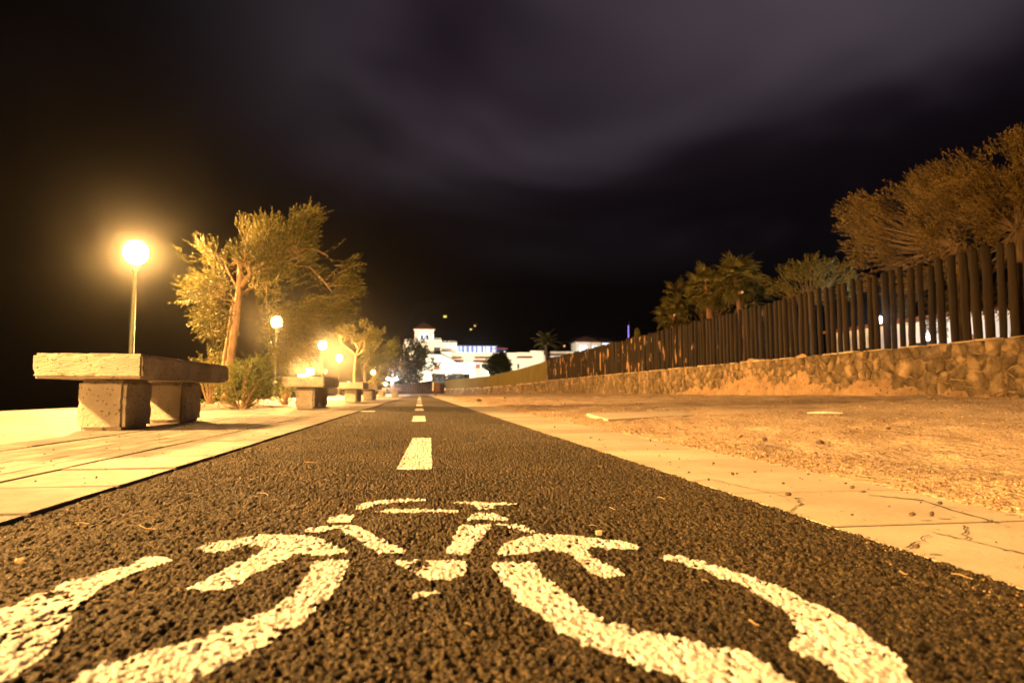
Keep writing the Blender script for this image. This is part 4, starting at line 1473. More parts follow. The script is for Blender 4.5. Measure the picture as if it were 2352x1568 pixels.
def small_tree(name, Y, base, trunk, tr, branches, br, clusters, lab, m, dens, L, nl, ll, lw, seed, gap=0.38, group='trees on the left pavement', up=0.3):
    p0 = at_y(base[0], base[1], Y)
    root = empty(name, (p0.x, Y, min(p0.z, 0.0)))
    trunk_part(root, [trunk], Y, [tr], 'trunk', 0.01)
    if branches:
        trunk_part(root, branches, Y, [br] * len(branches), 'branches', 0.01)
    B, C = cluster_points(clusters, Y, dens, seed=seed, shell=0.5)
    k_ = vnoise(B[:, 0] * 0.8 / L + 9, B[:, 2] * 0.8 / L + B[:, 1], seed) > gap
    B, C = B[k_], C[k_]
    g = np.random.default_rng(seed)
    dd = B - C
    dd /= (np.linalg.norm(dd, axis=1, keepdims=True) + 1e-6)
    D = dd + g.normal(0, .4, B.shape) + np.array([0, 0, up])
    link('crown', leaf_cloud('crown', B - np.array(root.location), D, L, nl, ll, lw, m, 0.6, seed), None, root)
    tag(root, lab, 'tree', group)
    return root


small_tree('small_tree', 25.5, (813, 915), [(813.5, 915), z3(1210, 1130), z3(1203, 1000), z3(1213, 850), z3(1225, 750)], (0.075, 0.05),
           [[z3(1225, 760), z3(1150, 690), z3(1080, 650), z3(1040, 580), z3(1050, 510)], [z3(1225, 750), z3(1270, 660), z3(1280, 560), z3(1300, 480)], [z3(1260, 680), z3(1180, 580), z3(1150, 500)],
            [z3(1240, 760), z3(1320, 700), z3(1330, 620), z3(1380, 520)], [z3(1080, 650), z3(1030, 600), z3(1020, 520)], [z3(1280, 600), z3(1370, 540), z3(1420, 470)]], (0.04, 0.012),
           [z3(1060, 480) [:2] + (13,), z3(1130, 470)[:2] + (12,), z3(1200, 490)[:2] + (15,), z3(1290, 480)[:2] + (13,), z3(1340, 430)[:2] + (11,), z3(1370, 540)[:2] + (16,), z3(1440, 500)[:2] + (13,), z3(1480, 570)[:2] + (15,), z3(1300, 600)[:2] + (14,), z3(1410, 640)[:2] + (14,), z3(1180, 600)[:2] + (10,), z3(1080, 560)[:2] + (9,)],
           'slim tree with forked bare branches behind the third bench', M['leaf_gold'], 700, 0.22, 9, 0.07, 0.012, 21, gap=0.42)
small_tree('small_tree', 33.0, (838, 912), [(838, 912), z3(1330, 900), z3(1400, 800), z3(1440, 720)], (0.09, 0.05),
           [[z3(1440, 720), z3(1500, 620), z3(1560, 560)], [z3(1400, 800), z3(1550, 740), z3(1640, 700)]], (0.05, 0.015),
           [z3(1500, 640)[:2] + (20,), z3(1580, 590)[:2] + (16,), z3(1620, 690)[:2] + (17,), z3(1450, 760)[:2] + (22,), z3(1560, 800)[:2] + (20,), z3(1380, 820)[:2] + (18,), z3(1480, 880)[:2] + (17,), z3(1670, 590)[:2] + (8,), z3(1580, 510)[:2] + (8,), z3(1330, 880)[:2] + (14,)],
           'darker broad tree behind the slim tree on the left pavement', M['leaf_green'], 800, 0.3, 9, 0.10, 0.016, 22, gap=0.40)
small_tree('small_tree', 45.0, (905, 911), [(905, 911), z3(1680, 1010), z3(1690, 930)], (0.06, 0.04), [[z3(1690, 930), z3(1740, 900)], [z3(1690, 930), z3(1640, 900)]], (0.03, 0.01),
           [z3(1660, 930)[:2] + (15,), z3(1720, 900)[:2] + (15,), z3(1600, 920)[:2] + (12,), z3(1760, 950)[:2] + (10,)],
           'little tree over the white lamp post', M['leaf_gold'], 700, 0.3, 8, 0.1, 0.016, 23)
small_tree('small_tree', 30.0, (858, 911), [(858, 911), z3(1440, 1100), z3(1450, 1030)], (0.05, 0.03), None, None,
           [z3(1440, 1040)[:2] + (11,), z3(1490, 1030)[:2] + (13,), z3(1530, 1060)[:2] + (10,), z3(1420, 1080)[:2] + (8,)],
           'little weeping tree behind the fourth bench', M['leaf_gold'], 900, 0.2, 8, 0.08, 0.012, 24, up=-0.8)
# trees behind the end fence, in front of the tower
small_tree('dark_tree', 95.0, (950, 890), [(950, 893), (948, 860), (945, 835)], (0.3, 0.15), None, None,
           [z3(1860, 760)[:2] + (26,), z3(1960, 720)[:2] + (20,), z3(1900, 860)[:2] + (28,), z3(1820, 880)[:2] + (24,), z3(2040, 680)[:2] + (15,), z3(2110, 720)[:2] + (12,), z3(1800, 1000)[:2] + (22,), z3(1900, 1000)[:2] + (20,), z3(2010, 800)[:2] + (16,), z3(2100, 590)[:2] + (7,), z3(1930, 620)[:2] + (7,), z3(2160, 880)[:2] + (9,)],
           'dark leafy tree in front of the tower building', M['leaf_dark'], 700, 0.9, 8, 0.45, 0.09, 25, group='trees in front of the hotel')
small_tree('dark_tree', 92.0, (1145, 868), [(1145, 868), (1147, 850)], (0.2, 0.15), None, None,
           [(1130, 838, 14), (1147, 830, 15), (1158, 838, 13), (1150, 846, 14), (1135, 850, 12), (1162, 845, 9), (1152, 822, 9), (1140, 826, 10)],
           'round dark tree in front of the cream hotel facade', M['leaf_dark'], 2600, 0.5, 8, 0.3, 0.07, 26, gap=0.1, group='trees in front of the hotel')

# -- trees behind the post fence, right
def behind(x, y, X):
    return at_x(x, y, X)


def fence_tree(clusters, X, lab, seed, dens, m, stems_px, L=0.3, ll=0.075, lw=0.009, nl=12, gap=0.43, wind=(-0.35, 0.0, 0.35), base=None, group='trees behind the post fence', name='windblown_tree', leaf_spread=0.4):
    bp = behind(base[0], base[1], X)
    root = empty(name, (bp.x, bp.y, 0.95))
    g = np.random.default_rng(seed)
    out, cen = [], []
    for x_, y_, r_ in clusters:
        p = np.array(behind(x_, y_, X)); q = np.array(behind(x_, y_ - r_, X))
        rw_ = np.linalg.norm(q - p)
        n = int(dens * (r_ / 50.0) ** 2)
        v = g.normal(0, 1, (n, 3)); v /= np.linalg.norm(v, axis=1, keepdims=True)
        out.append(p + v * rw_ * g.random((n, 1)) ** 0.45)
        cen.append(np.repeat(p[None], n, 0))
    B, C = np.concatenate(out), np.concatenate(cen)
    k_ = vnoise(B[:, 1] * 3.0 + 9, B[:, 2] * 3.0 + B[:, 0], seed) > gap
    B, C = B[k_], C[k_]
    hub = np.array(behind(base[2], base[3], X))
    D = (B - hub) * 0.6 + (B - C) * 0.5 + g.normal(0, .36, B.shape) + np.array(wind)
    link('crown', leaf_cloud('crown', B - np.array(root.location), D, L, nl, ll, lw, m, leaf_spread, seed), None, root)
    mb = MB()
    rl = np.array(root.location)
    hubl = hub - rl
    mb2 = MB()
    mb2.tube([(0, 0, -0.1), tuple(hubl * 0.5 + np.array([.05, .05, 0])), tuple(hubl)], [0.13, 0.10, 0.07], n=9)
    mb2.build('trunk', M['bark_dark'], root, smooth=True)
    for i in range(0, len(B), max(1, len(B) // stems_px)):
        a = B[i] - rl
        mid = hubl + (a - hubl) * 0.5 + np.array([0, 0, -0.10]) + g.normal(0, .05, 3)
        mb.tube([tuple(hubl + g.normal(0, .05, 3)), tuple(mid), tuple(a)], [0.022, 0.012, 0.003], n=5, cap=False)
    mb.build('branches', M['bark_dark'], root)
    tag(root, lab, 'tree', group)
    return root


fence_tree([(1970, 490, 36), (1960, 540, 34), (2010, 470, 40), (2030, 530, 50), (2080, 470, 48), (2090, 540, 52), (2000, 580, 38), (2060, 590, 40), (2120, 580, 34), (2140, 500, 44), (2160, 560, 40), (1985, 605, 20), (2110, 435, 26), (2180, 520, 40), (2010, 640, 26), (2060, 650, 30), (2120, 640, 32), (2170, 630, 30), (2090, 700, 26), (2180, 690, 30), (2150, 740, 26)],
           11.2, 'dense brown windblown tree leaning over the post fence, left one', 31, 330, M['leaf_dry'], 90, base=(2200, 760, 2200, 560))
fence_tree([(2150, 430, 34), (2190, 410, 38), (2240, 400, 40), (2290, 380, 42), (2330, 365, 36), (2360, 350, 34), (2200, 460, 46), (2260, 450, 52), (2320, 430, 52), (2370, 420, 50), (2240, 510, 42), (2300, 500, 40), (2190, 520, 36), (2400, 460, 50), (2345, 340, 16), (2290, 540, 22), (2240, 600, 34), (2300, 610, 34), (2260, 680, 30), (2320, 690, 26)],
           10.6, 'dense brown windblown tree over the post fence at the right edge', 32, 330, M['leaf_dry'], 110, base=(2335, 760, 2345, 520))
fence_tree([(1770, 650, 18), (1800, 635, 20), (1830, 625, 22), (1865, 618, 24), (1900, 625, 22), (1935, 628, 18), (1850, 645, 24), (1890, 650, 22), (1950, 640, 14), (1810, 660, 20), (1780, 670, 16), (1830, 680, 22), (1880, 680, 22), (1930, 670, 20)],
           13.2, 'low dark green hedge tree between the palms and the brown tree', 33, 500, M['leaf_palm'], 50, L=0.25, ll=0.09, lw=0.012, nl=9, base=(1860, 760, 1860, 690), wind=(0, 0, 0.3), gap=0.25, name='hedge_tree')

# -- fan palms behind the fence
def fan_frond(name, m, seed):
    g = random.Random(seed)
    mb = MB()
    # petiole along +x, then a folded fan
    mb.tube([(0, 0, 0), (0.25, 0, 0.03), (0.50, 0, 0.0)], [0.018, 0.012, 0.009], n=5)
    nb2 = 15
    for i in range(nb2):
        a = -1.75 + 3.5 * i / (nb2 - 1) + g.uniform(-.05, .05)
        L_ = 0.46 * (1.0 - 0.25 * abs(a) / 1.75) * g.uniform(.85, 1.1)
        dx, dy = math.cos(a), math.sin(a)
        w = 0.030
        b0 = Vector((0.48, 0, 0))
        sd = Vector((-dy, dx, 0)) * w
        m1 = b0 + Vector((dx, dy, 0.06)) * (L_ * 0.55)
        tip = b0 + Vector((dx, dy, -0.22 + g.uniform(-.1, .06))) * L_
        mb.add([b0, m1 + sd, tip, m1 - sd, m1 + Vector((0, 0, -0.03))], [(0, 4, 1), (1, 4, 2), (2, 4, 3), (3, 4, 0)])
    return mb.mesh(name, m)


frond_meshes = [fan_frond('frond', M['leaf_palm'], s) for s in range(3)]
frond_dark = [fan_frond('frond_dark', M['leaf_green'], s + 5) for s in range(2)]


def palm(base_px, top_px, X, lab, n, size, tr, seed, stub=None, dead=6, meshes=None):
    top_px = (top_px[0], top_px[1] + 20)
    stub = [(a, b + 14, c) for a, b, c in (stub or [])]
    n = int(n * 1.35)
    g = random.Random(seed)
    b_ = behind(base_px[0], base_px[1], X)
    t_ = behind(top_px[0], top_px[1], X)
    root = empty('fan_palm', (b_.x, b_.y, 0.95))
    off_ = Vector(root.location)
    T = Vector(t_) - off_
    bz = Vector((0, 0, -0.05))
    mb = MB()
    pts = [bz.lerp(T, k / 8) + Vector((g.uniform(-.015, .015), g.uniform(-.015, .015), 0)) for k in range(9)]
    mb.tube(pts, [tr * (1.2 - 0.25 * k / 8 + (0.06 if k % 2 else 0)) for k in range(9)], n=10)
    mb.build('trunk', M['palm_bark'], root, smooth=True)
    for i in range(n):
        az_ = i * 2.39996 + g.uniform(-.3, .3)
        el_ = R(80) - R(150) * (i / (n - 1)) + g.uniform(-.15, .15)
        link('frond', g.choice(meshes or frond_meshes), None, root, tuple(T + Vector((0, 0, -0.12 * i / n))), (g.uniform(-.5, .5), -el_, az_), (size * g.uniform(1.05, 1.4),) * 3)
    for (sx, sy, ln) in (stub or []):
        e = Vector(behind(sx, sy, X - 0.25)) - off_
        s0 = T.lerp(bz, 0.15)
        d = (e - s0).normalized()
        MB().tube([s0, e], [0.07, 0.06], n=8).build('cut_stub', M['palm_bark'], root)
        MB().tube([e, e + d * 0.012], [0.055, 0.05], n=8).build('sawn_end', M['cut_wood'], root)
    tag(root, lab, 'palm', 'fan palms behind the post fence')
    return root


palm((1640, 760), (1625, 640), 13.0, 'fan palm with a thick brown trunk, second from the left of the palm group', 30, 1.0, 0.15, 1, stub=[(1617, 603, .3)])
palm((1716, 740), (1690, 622), 13.4, 'tallest fan palm of the group, with a pale sawn stub', 30, 1.05, 0.11, 2, stub=[(1705, 657, .3)])
palm((1575, 760), (1557, 660), 15.0, 'leftmost slender fan palm of the group, higher crown', 24, 0.95, 0.09, 3)
palm((1570, 765), (1542, 702), 12.6, 'lowest fan palm of the group, crown just over the fence', 24, 0.85, 0.12, 4, stub=[(1549, 709, .2)])
palm((1745, 740), (1733, 672), 14.5, 'small dark fan palm at the right of the palm group', 18, 0.85, 0.09, 5, meshes=frond_dark)
fence_tree([(1600, 690, 26), (1590, 720, 22), (1620, 710, 22), (1660, 700, 22), (1650, 730, 18), (1575, 740, 18), (1610, 740, 16), (1680, 690, 16)], 14.0,
           'bushy green undergrowth around the palm trunks', 35, 420, M['leaf_palm'], 40, L=0.3, ll=0.10, lw=0.016, nl=9, base=(1620, 770, 1620, 750), wind=(0, 0, 0.5), name='undergrowth_shrub', group='shrubs behind the post fence')

# far palm by the hotel
pf = at_y(1255, 790, 92)
fp = empty('date_palm', (pf.x, 92, 0.5))
tag(fp, 'feathery far palm standing before the right end of the hotel', 'palm')
MB().tube([(0, 0, -0.2), (0.05, 0, (pf.z - 0.5) * .5), (0, 0, pf.z - 0.5)], [0.28, 0.22, 0.2], n=8).build('trunk', M['palm_bark'], fp)
fm = MB()
gq = random.Random(8)
for i in range(26):
    t = (i + 1) / 26
    x_ = 2.1 * t
    z_ = 0.75 * t - 1.15 * t * t
    for s in (-1, 1):
        L_ = 0.55 * (1 - 0.5 * t)
        fm.add([(x_, 0, z_), (x_ + L_ * .3 + .06, s * L_ * .5, z_ - .05), (x_ + L_ * .75, s * L_, z_ - .2), (x_ + L_ * .3 - .06, s * L_ * .55, z_ - .06)], [(0, 1, 2, 3)])
fm.tube([(0, 0, 0), (1, 0, .46 - .28), (2.1, 0, -.4)], [.04, .03, .01], n=4)
fme = fm.mesh('frond', M['leaf_palm'])
for i in range(22):
    az_ = i * 2.39996
    el_ = R(75) - R(95) * i / 21
    link('frond', fme, None, fp, (0, 0, pf.z - 0.5), (gq.uniform(-.4, .4), -el_, az_), (gq.uniform(.8, 1.1),) * 3)

# columnar cactus and violet mast over the fence
p = at_x(1464, 772, 14.5)
t = at_x(1464, 752, 14.5)
o = empty('column_cactus', (p.x, p.y, 0.95))
prof = [(0.16, 0), (0.2, 0.6), (0.2, t.z - 1.25), (0.15, t.z - 1.05), (0.05, t.z - 0.95)]
mb = MB()
for j in range(len(prof)):
    for k in range(20):
        a = 2 * PI * k / 20
        rr_ = prof[j][0] * (1.0 if k % 2 else 0.8)
        mb.v.append((rr_ * math.cos(a), rr_ * math.sin(a), prof[j][1]))
for j in range(len(prof) - 1):
    for k in range(20):
        mb.f.append((j * 20 + k, j * 20 + (k + 1) % 20, (j + 1) * 20 + (k + 1) % 20, (j + 1) * 20 + k))
mb.f.append(tuple(80 + k for k in range(20)))
mb.build('stem', M['leaf_palm'], o)
tag(o, 'single ribbed column cactus peeking over the post fence', 'cactus')
p = at_y(1445.6, 776, 80)
t = at_y(1445.6, 747, 80)
o = empty('neon_mast', (p.x, p.y, 1.2))
MB().tube([(0, 0, 0), (0, 0, t.z - 1.2 + 0.6)], 0.06, n=6).build('pole', M['metal_dark'], o)
MB().box(-.16, -.07, -.05, .05, p.z - 1.4, t.z - 1.2).build('neon_tube', M['lit_violet'], o)
tag(o, 'slim mast with a violet neon tube beyond the post fence', 'mast')

# ------------------------------------------------------------------ white house and lamp behind the post fence
wh = empty('white_house', (17.0, 21.5, 0.95))
tag(wh, 'low white house glimpsed through the gaps of the post fence', 'house')
MB().box(0, 5, -6.5, 3.2, -0.1, 1.75).build('wall', M['stucco_w'], wh)
MB().box(-0.25, 5.2, -6.7, 3.4, 1.752, 1.86).build('roof', M['tile'], wh)
MB().box(-.02, -.004, -4.2, -3.3, 0.0, 1.1).build('door', M['shutter'], wh)
for a in (-2.3, 0.4):
    w_ = MB().box(-.022, -.004, a, a + 1.0, 0.35, 1.0).build('window', M['opening'], wh)
    MB().box(-.04, -.024, a - .06, a + 1.06, 0.28, 0.34).build('sill', M['white_paint'], w_)
p = at_x(2132, 771, 12.0)
gl = empty('garden_lamp', (p.x, p.y, 0.95))
tag(gl, 'small white garden lamp shining through the post fence', 'lamp')
MB().tube([(0, 0, -.05), (0, 0, p.z - 1.06)], 0.025, n=6).build('post', M['metal_dark'], gl)
MB().lathe([(0.03, p.z - 1.05), (0.06, p.z - 1.01), (0.06, p.z - 0.93), (0.03, p.z - 0.89)], 10).build('globe', M['white_light'], gl)
bulb(gl, (0, 0, p.z - 0.97), 60, (0.88, 0.94, 1.0), .03)
hl_ = empty('added_house_lamp', (14.3, 18.2, 0.95))  # added lamp, not seen, put in to brighten the house wall
tag(hl_, 'added white lamp on a post, unseen, put in to light the white house', 'lamp')
MB().tube([(0, 0, -.05), (0, 0, 1.45)], 0.03, n=8).build('post', M['metal_dark'], hl_)
MB().lathe([(0.03, 1.46), (0.09, 1.52), (0.09, 1.64), (0.03, 1.70)], 12).build('globe', M['white_light'], hl_)
bulb(hl_, (0, 0, 1.58), 300, (0.85, 0.92, 1.0), .07)

# ------------------------------------------------------------------ hotel beyond the end fence
HY = 140.0


def W_(x, y, Y=HY):
    p = at_y(x, y, Y)
    return p


hotel = empty('hotel', (0, HY, 0))
tag(hotel, 'floodlit cream and white hotel with a tiled lookout tower and long terrace', 'building')


def block(name, m, x0, x1, yt, yb, dy0=0.0, depth=6.0, parent=None):
    a, b = W_(x0, yt, HY + dy0), W_(x1, yb, HY + dy0)
    mb = MB().box(a.x, b.x, dy0, dy0 + depth, b.z, a.z)
    return mb.build(name, m, parent or hotel)


def hip_roof(x0, x1, ye, xa, ya, dy0, depth, name='roof', over=0.0, parent=None):
    a, b = W_(x0, ye, HY + dy0), W_(x1, ye, HY + dy0)
    t = W_(xa, ya, HY + dy0)
    mb = MB()
    z0 = a.z
    mb.add([(a.x, dy0 - .3, z0), (b.x, dy0 - .3, z0), (b.x, dy0 + depth, z0), (a.x, dy0 + depth, z0), (t.x, dy0 + depth / 2, t.z)], [(0, 1, 4), (1, 2, 4), (2, 3, 4), (3, 0, 4), (3, 2, 1, 0)])
    mb.box(a.x - .05, b.x + .05, dy0 - .36, dy0 + depth + .05, z0 - 0.18, z0 - 0.005)
    return mb.build(name, M['tile'], parent or hotel)


def arch(x0, x1, yt, yb, dy, m, name='window', parent=None, thick=0.05):
    a, b = W_(x0, yt, HY + dy), W_(x1, yb, HY + dy)
    r_ = (b.x - a.x) / 2
    cx_, zc_ = (a.x + b.x) / 2, a.z - r_
    poly = [(a.x, b.z), (b.x, b.z)] + [(cx_ + r_ * math.cos(t), zc_ + r_ * math.sin(t)) for t in np.linspace(0, PI, 9)]
    return MB().prism(poly, dy - thick, dy).build(name, m, parent or hotel)


# tower
tw_ = block('tower_wall', M['stucco'], 952.5, 995.7, 754, 800, 0.0, 4.2)
hip_roof(949.4, 1000, 754, 975, 737.6, 0.0, 4.4, 'tower_roof', parent=tw_)
MB().box(*(lambda a, b: (a.x - .2, b.x + .2, -.2, 4.4, a.z - .35, a.z - .19))(W_(952.5, 754), W_(995.7, 754))).build('cornice', M['stucco_w'], tw_)
for x0 in (962.0, 974.6):
    wa = arch(x0, x0 + 11.6, 763, 781, -0.02, M['lit_window'], 'lit_arch', tw_)  # glowing pane stands in for the lit interior behind the open arch
    arch(x0 + 4.4, x0 + 9.9, 769.5, 780, -0.08, M['opening'], 'opening', wa)
block('lit_slit', M['lit_window'], 994.2, 996.5, 766, 779, -0.05, .04, tw_)
# tower base with terrace
tb = block('terrace_wall', M['stucco'], 930, 1013.6, 779, 835, 0.4, 9)
block('side_wall', M['stucco'], 917, 930, 800, 850, 1.5, 7)
block('stair_wall', M['stucco'], 926, 936, 786, 840, 0.9, 7)
for (x0, x1, yy_, d_) in ((997, 1012.8, 776, 0.45), (1014, 1049, 782.5, 2.0), (941, 952, 778.5, 0.5)):
    rl_ = block('rail', M['white_paint'], x0, x1, yy_, yy_ + 0.9, d_, .1)
    for k in range(5):
        xx = x0 + (x1 - x0) * k / 4
        block('baluster', M['white_paint'], xx - .25, xx + .25, yy_ + .9, yy_ + 4, d_ + .02, .06, rl_)
block('pale_niche', M['stucco_w'], 941, 952, 783, 791, 0.36, .05)  # white stucco plate, paler than the terrace wall around it
block('white_block', M['stucco_w'], 1013.8, 1049, 786, 830, 2.0, 7)
lb = block('loggia_opening', M['opening'], 997, 1011, 797, 813, 0.33, .05)
block('lintel', M['stucco_w'], 996, 1010, 795.5, 797.3, 0.28, .1)
block('low_block', M['stucco_w'], 1013, 1037.5, 807.8, 850, -1.0, 3.4)
# sloping stair wall
poly = [(985, 814), (1012, 814), (1037, 826), (1066, 843), (1078, 844), (1078, 862), (930, 882), (930, 870), (960, 850), (975, 830)]
pts = [W_(x_, y_, HY - 3) for x_, y_ in poly]
MB().prism([(q.x, q.z) for q in reversed(pts)], -3, -1.2).build('sloping_wall', M['stucco_w'], hotel)
wdw = block('window', M['shutter'], 996.5, 1008.5, 838, 850, -3.06, .05)
block('sill', M['white_paint'], 996, 1009, 850.2, 851.2, -3.12, .1, wdw)
# main facade
mf = block('facade', M['stucco'], 1037.5, 1190, 808.5, 870, 1.0, 10)
block('facade_wing', M['stucco'], 1188, 1219, 809, 868, 0.6, 10)
block('facade_end', M['stucco'], 1218.8, 1249, 805, 868, 0.2, 10)
block('end_fin', M['stucco'], 1249.2, 1252, 815, 866, 0.6, 4)
for (x0, x1, y0, y1, d_) in ((1038, 1060.5, 819.5, 822.5, 0.0), (1090.5, 1127, 819.5, 822.5, 0.0), (1041, 1064.5, 827.5, 831.5, -.5), (1088, 1117.5, 827.5, 831.5, -.5), (1188.5, 1222, 818.5, 822, -.3)):
    aw = block('tiled_canopy', M['tile'], x0, x1, y0, y1, d_, 1.4)
    nt = int((x1 - x0) / 1.6)
    for k in range(nt):
        xx = x0 + (k + .5) * (x1 - x0) / nt
        block('roof_tile', M['tile'], xx - .45, xx + .45, y0 + .4, y1 + .5, d_ - .12, .11, aw)
for (x0, x1, y0, y1, mk) in ((1049, 1063, 831.6, 840, 'lit_window'), (1089, 1101, 831.6, 836, 'lit_window'), (1090, 1101, 836.2, 846, 'shutter'), (1107, 1114, 836, 845, 'opening'), (1053, 1061, 836, 842.5, 'shutter'), (1188.2, 1193, 835.5, 846, 'opening'), (1070, 1086, 838, 843, 'shutter')):
    block('window', M[mk], x0, x1, y0, y1, 0.5 if mk != 'shutter' else 0.44, .05)
for x0 in (1103, 1115, 1047):
    block('pilaster', M['stucco_w'], x0, x0 + 2.6, 832, 860, 0.3, .5)
# glazed pavilion with blue white light
gp = block('pavilion', M['lit_blue'], 1048.2, 1141, 794.5, 810, 3.0, 6)
block('pavilion_roof', M['stucco_w'], 1047, 1142, 793.4, 794.4, 2.7, 6.5, gp)
pv = random.Random(3)
for i, (x0, x1) in enumerate(((1048.5, 1053), (1056, 1061), (1066.5, 1071), (1077.5, 1082), (1088, 1092.5), (1097, 1105.5), (1109.5, 1114.5), (1117, 1125), (1131, 1137.5))):
    block('lit_panel', M['lit_strip'], x0, x1, 795.2, 809.2, 2.94, .05, gp)
block('green_lamp', emitter('green_lamp', (0.1, 1.0, 0.2), 1.0), 1057, 1060.5, 803, 806.5, 2.88, .05, gp)
block('dark_mullion', M['opening'], 1107, 1108.6, 795.5, 809, 2.92, .05, gp)
side = block('pavilion_side', emitter('violet_glow', (0.30, 0.22, 0.60), 0.22), 1141.2, 1163, 799.5, 807, 3.4, 5)  # violet light under the roof is put in as a glowing block
hip_roof(1129, 1165.6, 799.3, 1141.5, 788.6, 3.2, 6, 'pavilion_hip_roof', parent=side)
for x0 in (1152, 1156.5):
    arch(x0, x0 + 4, 805.5, 809.5, 0.9, M['lit_strip'], 'lamp')
# right wing
block('wing_parapet', M['stucco'], 1264.7, 1328, 806.5, 812, 6.0, 4)
block('wing_band', M['stucco_w'], 1264.7, 1290, 816, 820, 5.6, 4)
block('wing_tiles', M['tile'], 1264.7, 1324, 812.2, 815.8, 5.4, 4)
# second tower
hotel2 = empty('hotel_pavilion', (0, HY, 0))
tag(hotel2, 'pair of tiled white lookout pavilions showing above the post fence', 'building')
a_ = block('wall', M['stucco_w'], 1323, 1356.5, 784, 830, 4.0, 5, hotel2)
block('side_wall', M['stucco'], 1356.6, 1380, 784, 830, 4.3, 4.6, hotel2)
hip_roof(1320.3, 1381.5, 783.6, 1349.8, 768.8, 4.0, 5.6, 'roof', parent=hotel2)
for (x0, x1) in ((1330.3, 1339.2), (1340, 1349.4), (1360, 1365.6), (1366.5, 1372)):
    arch(x0, x1, 792.6 if x0 < 1355 else 793, 808, 3.95 if x0 < 1355 else 4.25, M['lit_window'], 'lit_arch', hotel2)
block('wall', M['stucco_w'], 1381, 1402, 785, 830, 8.0, 5, hotel2)
block('lit_window', M['lit_strip'], 1383, 1398, 787.5, 792, 7.9, .06, hotel2)
hip_roof(1372, 1410, 784.6, 1386.7, 772.3, 8.0, 5.6, 'roof', parent=hotel2)

# stone garden wall, white gate shape and cactus before the facade
gw = empty('basalt_wall', (0, 112, 0))
tag(gw, 'dark rough basalt garden wall below the white sloping wall', 'wall')
segs = [(992.6, 1023, 857.5, 884), (1027, 1037, 859.5, 884), (1037.5, 1062, 857.3, 884), (1062.5, 1067, 859, 884), (1067.5, 1081, 858.5, 884)]
for x0, x1, y0, y1 in segs:
    a, b = at_y(x0, y0, 112), at_y(x1, y1, 112)
    MB().box(a.x, b.x, 0, 0.6, b.z, a.z).build('wall_segment', M['basalt'], gw)
for i in range(60):
    xx, yy_ = random.uniform(993, 1079), random.uniform(861, 872)
    a = at_y(xx, yy_, 112)
    link('basalt_stone', rock_mesh('basalt_stone', M['basalt'], random.uniform(.14, .3), i, 1, 0.8), None, gw, (a.x, -0.03, a.z))
gt = empty('white_gateway', (0, 108, 0))
tag(gt, 'pale two legged gateway beside the basalt wall', 'gateway')
for x0, x1, y0, y1 in ((1079, 1083.5, 843, 872), (1086, 1091, 843, 872)):
    a, b = at_y(x0, y0, 108), at_y(x1, y1, 108)
    MB().box(a.x, b.x, 0, .4, b.z, a.z).build('leg', M['stucco_w'], gt)
a, b = at_y(1066, 833, 108), at_y(1091.5, 842.9, 108)
MB().box(a.x, b.x, -.05, .45, b.z, a.z).build('lintel', M['stucco_w'], gt)

# floodlights that wash the facade
def floodlight(px, Y, lab, energy, color, aim, size=70, head=0.35, visible_head=False, group='garden floodlights of the hotel'):
    p = at_y(px[0], px[1], Y)
    root = empty('garden_floodlight', (p.x, Y, 0.3))
    h_ = max(0.2, p.z - 0.3)
    MB().tube([(0, 0, -0.3), (0, 0, h_ - head * .5)], 0.05, n=6).build('post', M['metal_dark'], root)
    MB().box(-head / 2, head / 2, -head / 2, head / 2, h_ - head / 2, h_ + head / 2).build('housing', M['metal_dark'], root)
    ld = bpy.data.lights.new('floodlight_lamp', 'SPOT')
    ld.energy = energy
    ld.color = color
    ld.spot_size = R(size * 2)
    ld.spot_blend = 0.6
    ld.shadow_soft_size = 0.2
    lo_ = bpy.data.objects.new('floodlight_lamp', ld)
    COL.objects.link(lo_)
    lo_.parent = root
    d = (Vector(aim) - Vector((p.x, Y, p.z))).normalized()
    lo_.location = Vector((0, 0, h_)) + d * (head * 0.95)
    lo_.rotation_euler = d.to_track_quat('-Z', 'Y').to_euler()
    if visible_head:
        MB().lathe([(0.05, h_ - .22), (0.2, h_ - .12), (0.23, h_), (0.2, h_ + .12), (0.05, h_ + .22)], 12, cy_=-head / 2 - .45).build('lamp_glass', M['star_light'], root)
        bulb(root, (0, -head / 2 - .45, h_), 6000, (0.88, 0.94, 1.0), .1)
    tag(root, lab, 'floodlight', group)
    return root


tc_ = W_(985, 805)
floodlight((1120, 853), 96, 'brilliant white floodlight glaring over the reed fence before the round tree', 21000, (1.0, 0.86, 0.62), W_(1090, 835), 75, visible_head=True)
floodlight((1010, 874), 112, 'floodlight hidden behind the end fence below the tower', 34000, (1.0, 0.76, 0.44), W_(995, 800), 70)
floodlight((1040, 874), 120, 'floodlight hidden behind the basalt wall below the sloping wall', 21000, (1.0, 0.88, 0.66), W_(1035, 835), 75)
floodlight((1190, 858), 112, 'floodlight hidden behind the reed fence before the cream facade', 26000, (1.0, 0.82, 0.52), W_(1200, 820), 75)
floodlight((1345, 838), 118, 'floodlight hidden behind the post fence below the far pavilions', 8000, (0.95, 0.92, 0.85), W_(1350, 795), 60)
floodlight((935, 876), 115, 'floodlight hidden behind the end fence under the dark tree', 18000, (1.0, 0.80, 0.48), W_(950, 850), 70)

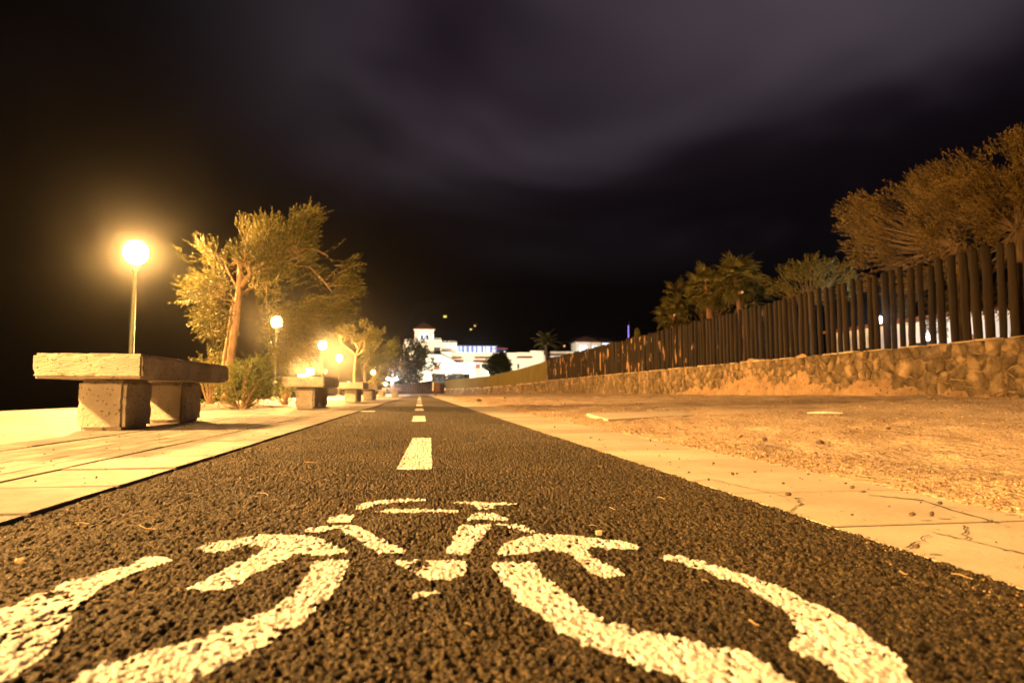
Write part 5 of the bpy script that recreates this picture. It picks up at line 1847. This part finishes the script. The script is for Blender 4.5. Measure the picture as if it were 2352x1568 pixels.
# ------------------------------------------------------------------ distant lit houses on the hill
for i, (px, lab, col_, s) in enumerate((((1022, 729), 'far yellow lit window high on the dark hill right of the tower', (1.0, 0.85, 0.15), 1.5),
                                        ((1090, 749.5), 'far orange lit window on the dark hill, upper of the close pair', (1.0, 0.5, 0.2), 0.95),
                                        ((1081, 757.5), 'far yellow lit window on the dark hill, lower of the close pair', (1.0, 0.75, 0.15), 0.9),
                                        ((1294, 795), 'far orange lit window low over the hotel wing', (1.0, 0.45, 0.15), 0.9))):
    Yh = 264.0
    while Yh < 575:                      # walk along the sight line until it meets the hillside
        p = at_y(px[0], px[1], Yh)
        hx_ = p.x / 0.42
        top = 235 * (0.45 + 0.55 * math.exp(-((hx_ - 350) / 600) ** 2)) * (0.8 + 0.4 * float(vnoise(np.array([hx_ / 190.0]), np.array([0.5]), 2)[0]))
        top *= min(1.0, 0.25 + (hx_ + 60) / 70)
        fz = float(np.interp((Yh - 260) / 0.42, [0, 250, 520, 760], [0, 0.5, 0.9, 1.0]))
        if -3 + 0.42 * top * fz > p.z: break
        Yh += 2
    Yh -= 2
    s *= Yh / 610
    root = empty('hill_house', (p.x, Yh, p.z - 1.5))
    MB().box(-2.5, 2.5, 0, 5, -5, 3).build('wall', M['hill'], root)
    MB().add([(-2.7, -.2, 3.01), (2.7, -.2, 3.01), (2.7, 5.2, 3.01), (-2.7, 5.2, 3.01), (0, 2.5, 4.3)], [(0, 1, 4), (1, 2, 4), (2, 3, 4), (3, 0, 4)]).build('roof', M['hill'], root)
    MB().box(-s, s, -.25, -.05, 1.5 - s, 1.5 + s).build('lit_window', emitter('hill_window', col_, 1.3), root)
    tag(root, lab, 'house', 'far houses on the hill')

# ------------------------------------------------------------------ haze added to give the lamps their lens glow
HAZE = 0.00042
hz = MB().box(-460, 460, -460, 620, -5, 112).build('haze', None)
hm = bpy.data.materials.new('glow_haze')
hm.use_nodes = True
hn, hl = hm.node_tree.nodes, hm.node_tree.links
hn.clear()
ho = hn.new('ShaderNodeOutputMaterial')
hv = hn.new('ShaderNodeVolumePrincipled')
hv.inputs['Color'].default_value = (0.96, 0.96, 0.96, 1)
hv.inputs['Density'].default_value = HAZE
hv.inputs['Anisotropy'].default_value = 0.968
hl.new(hv.outputs[0], ho.inputs['Volume'])
hm.cycles.volume_sampling = 'EQUIANGULAR'
hz.data.materials.append(hm)
tag(hz, 'thin added haze standing in for the lens glow around the lamps', 'haze', kind='stuff')
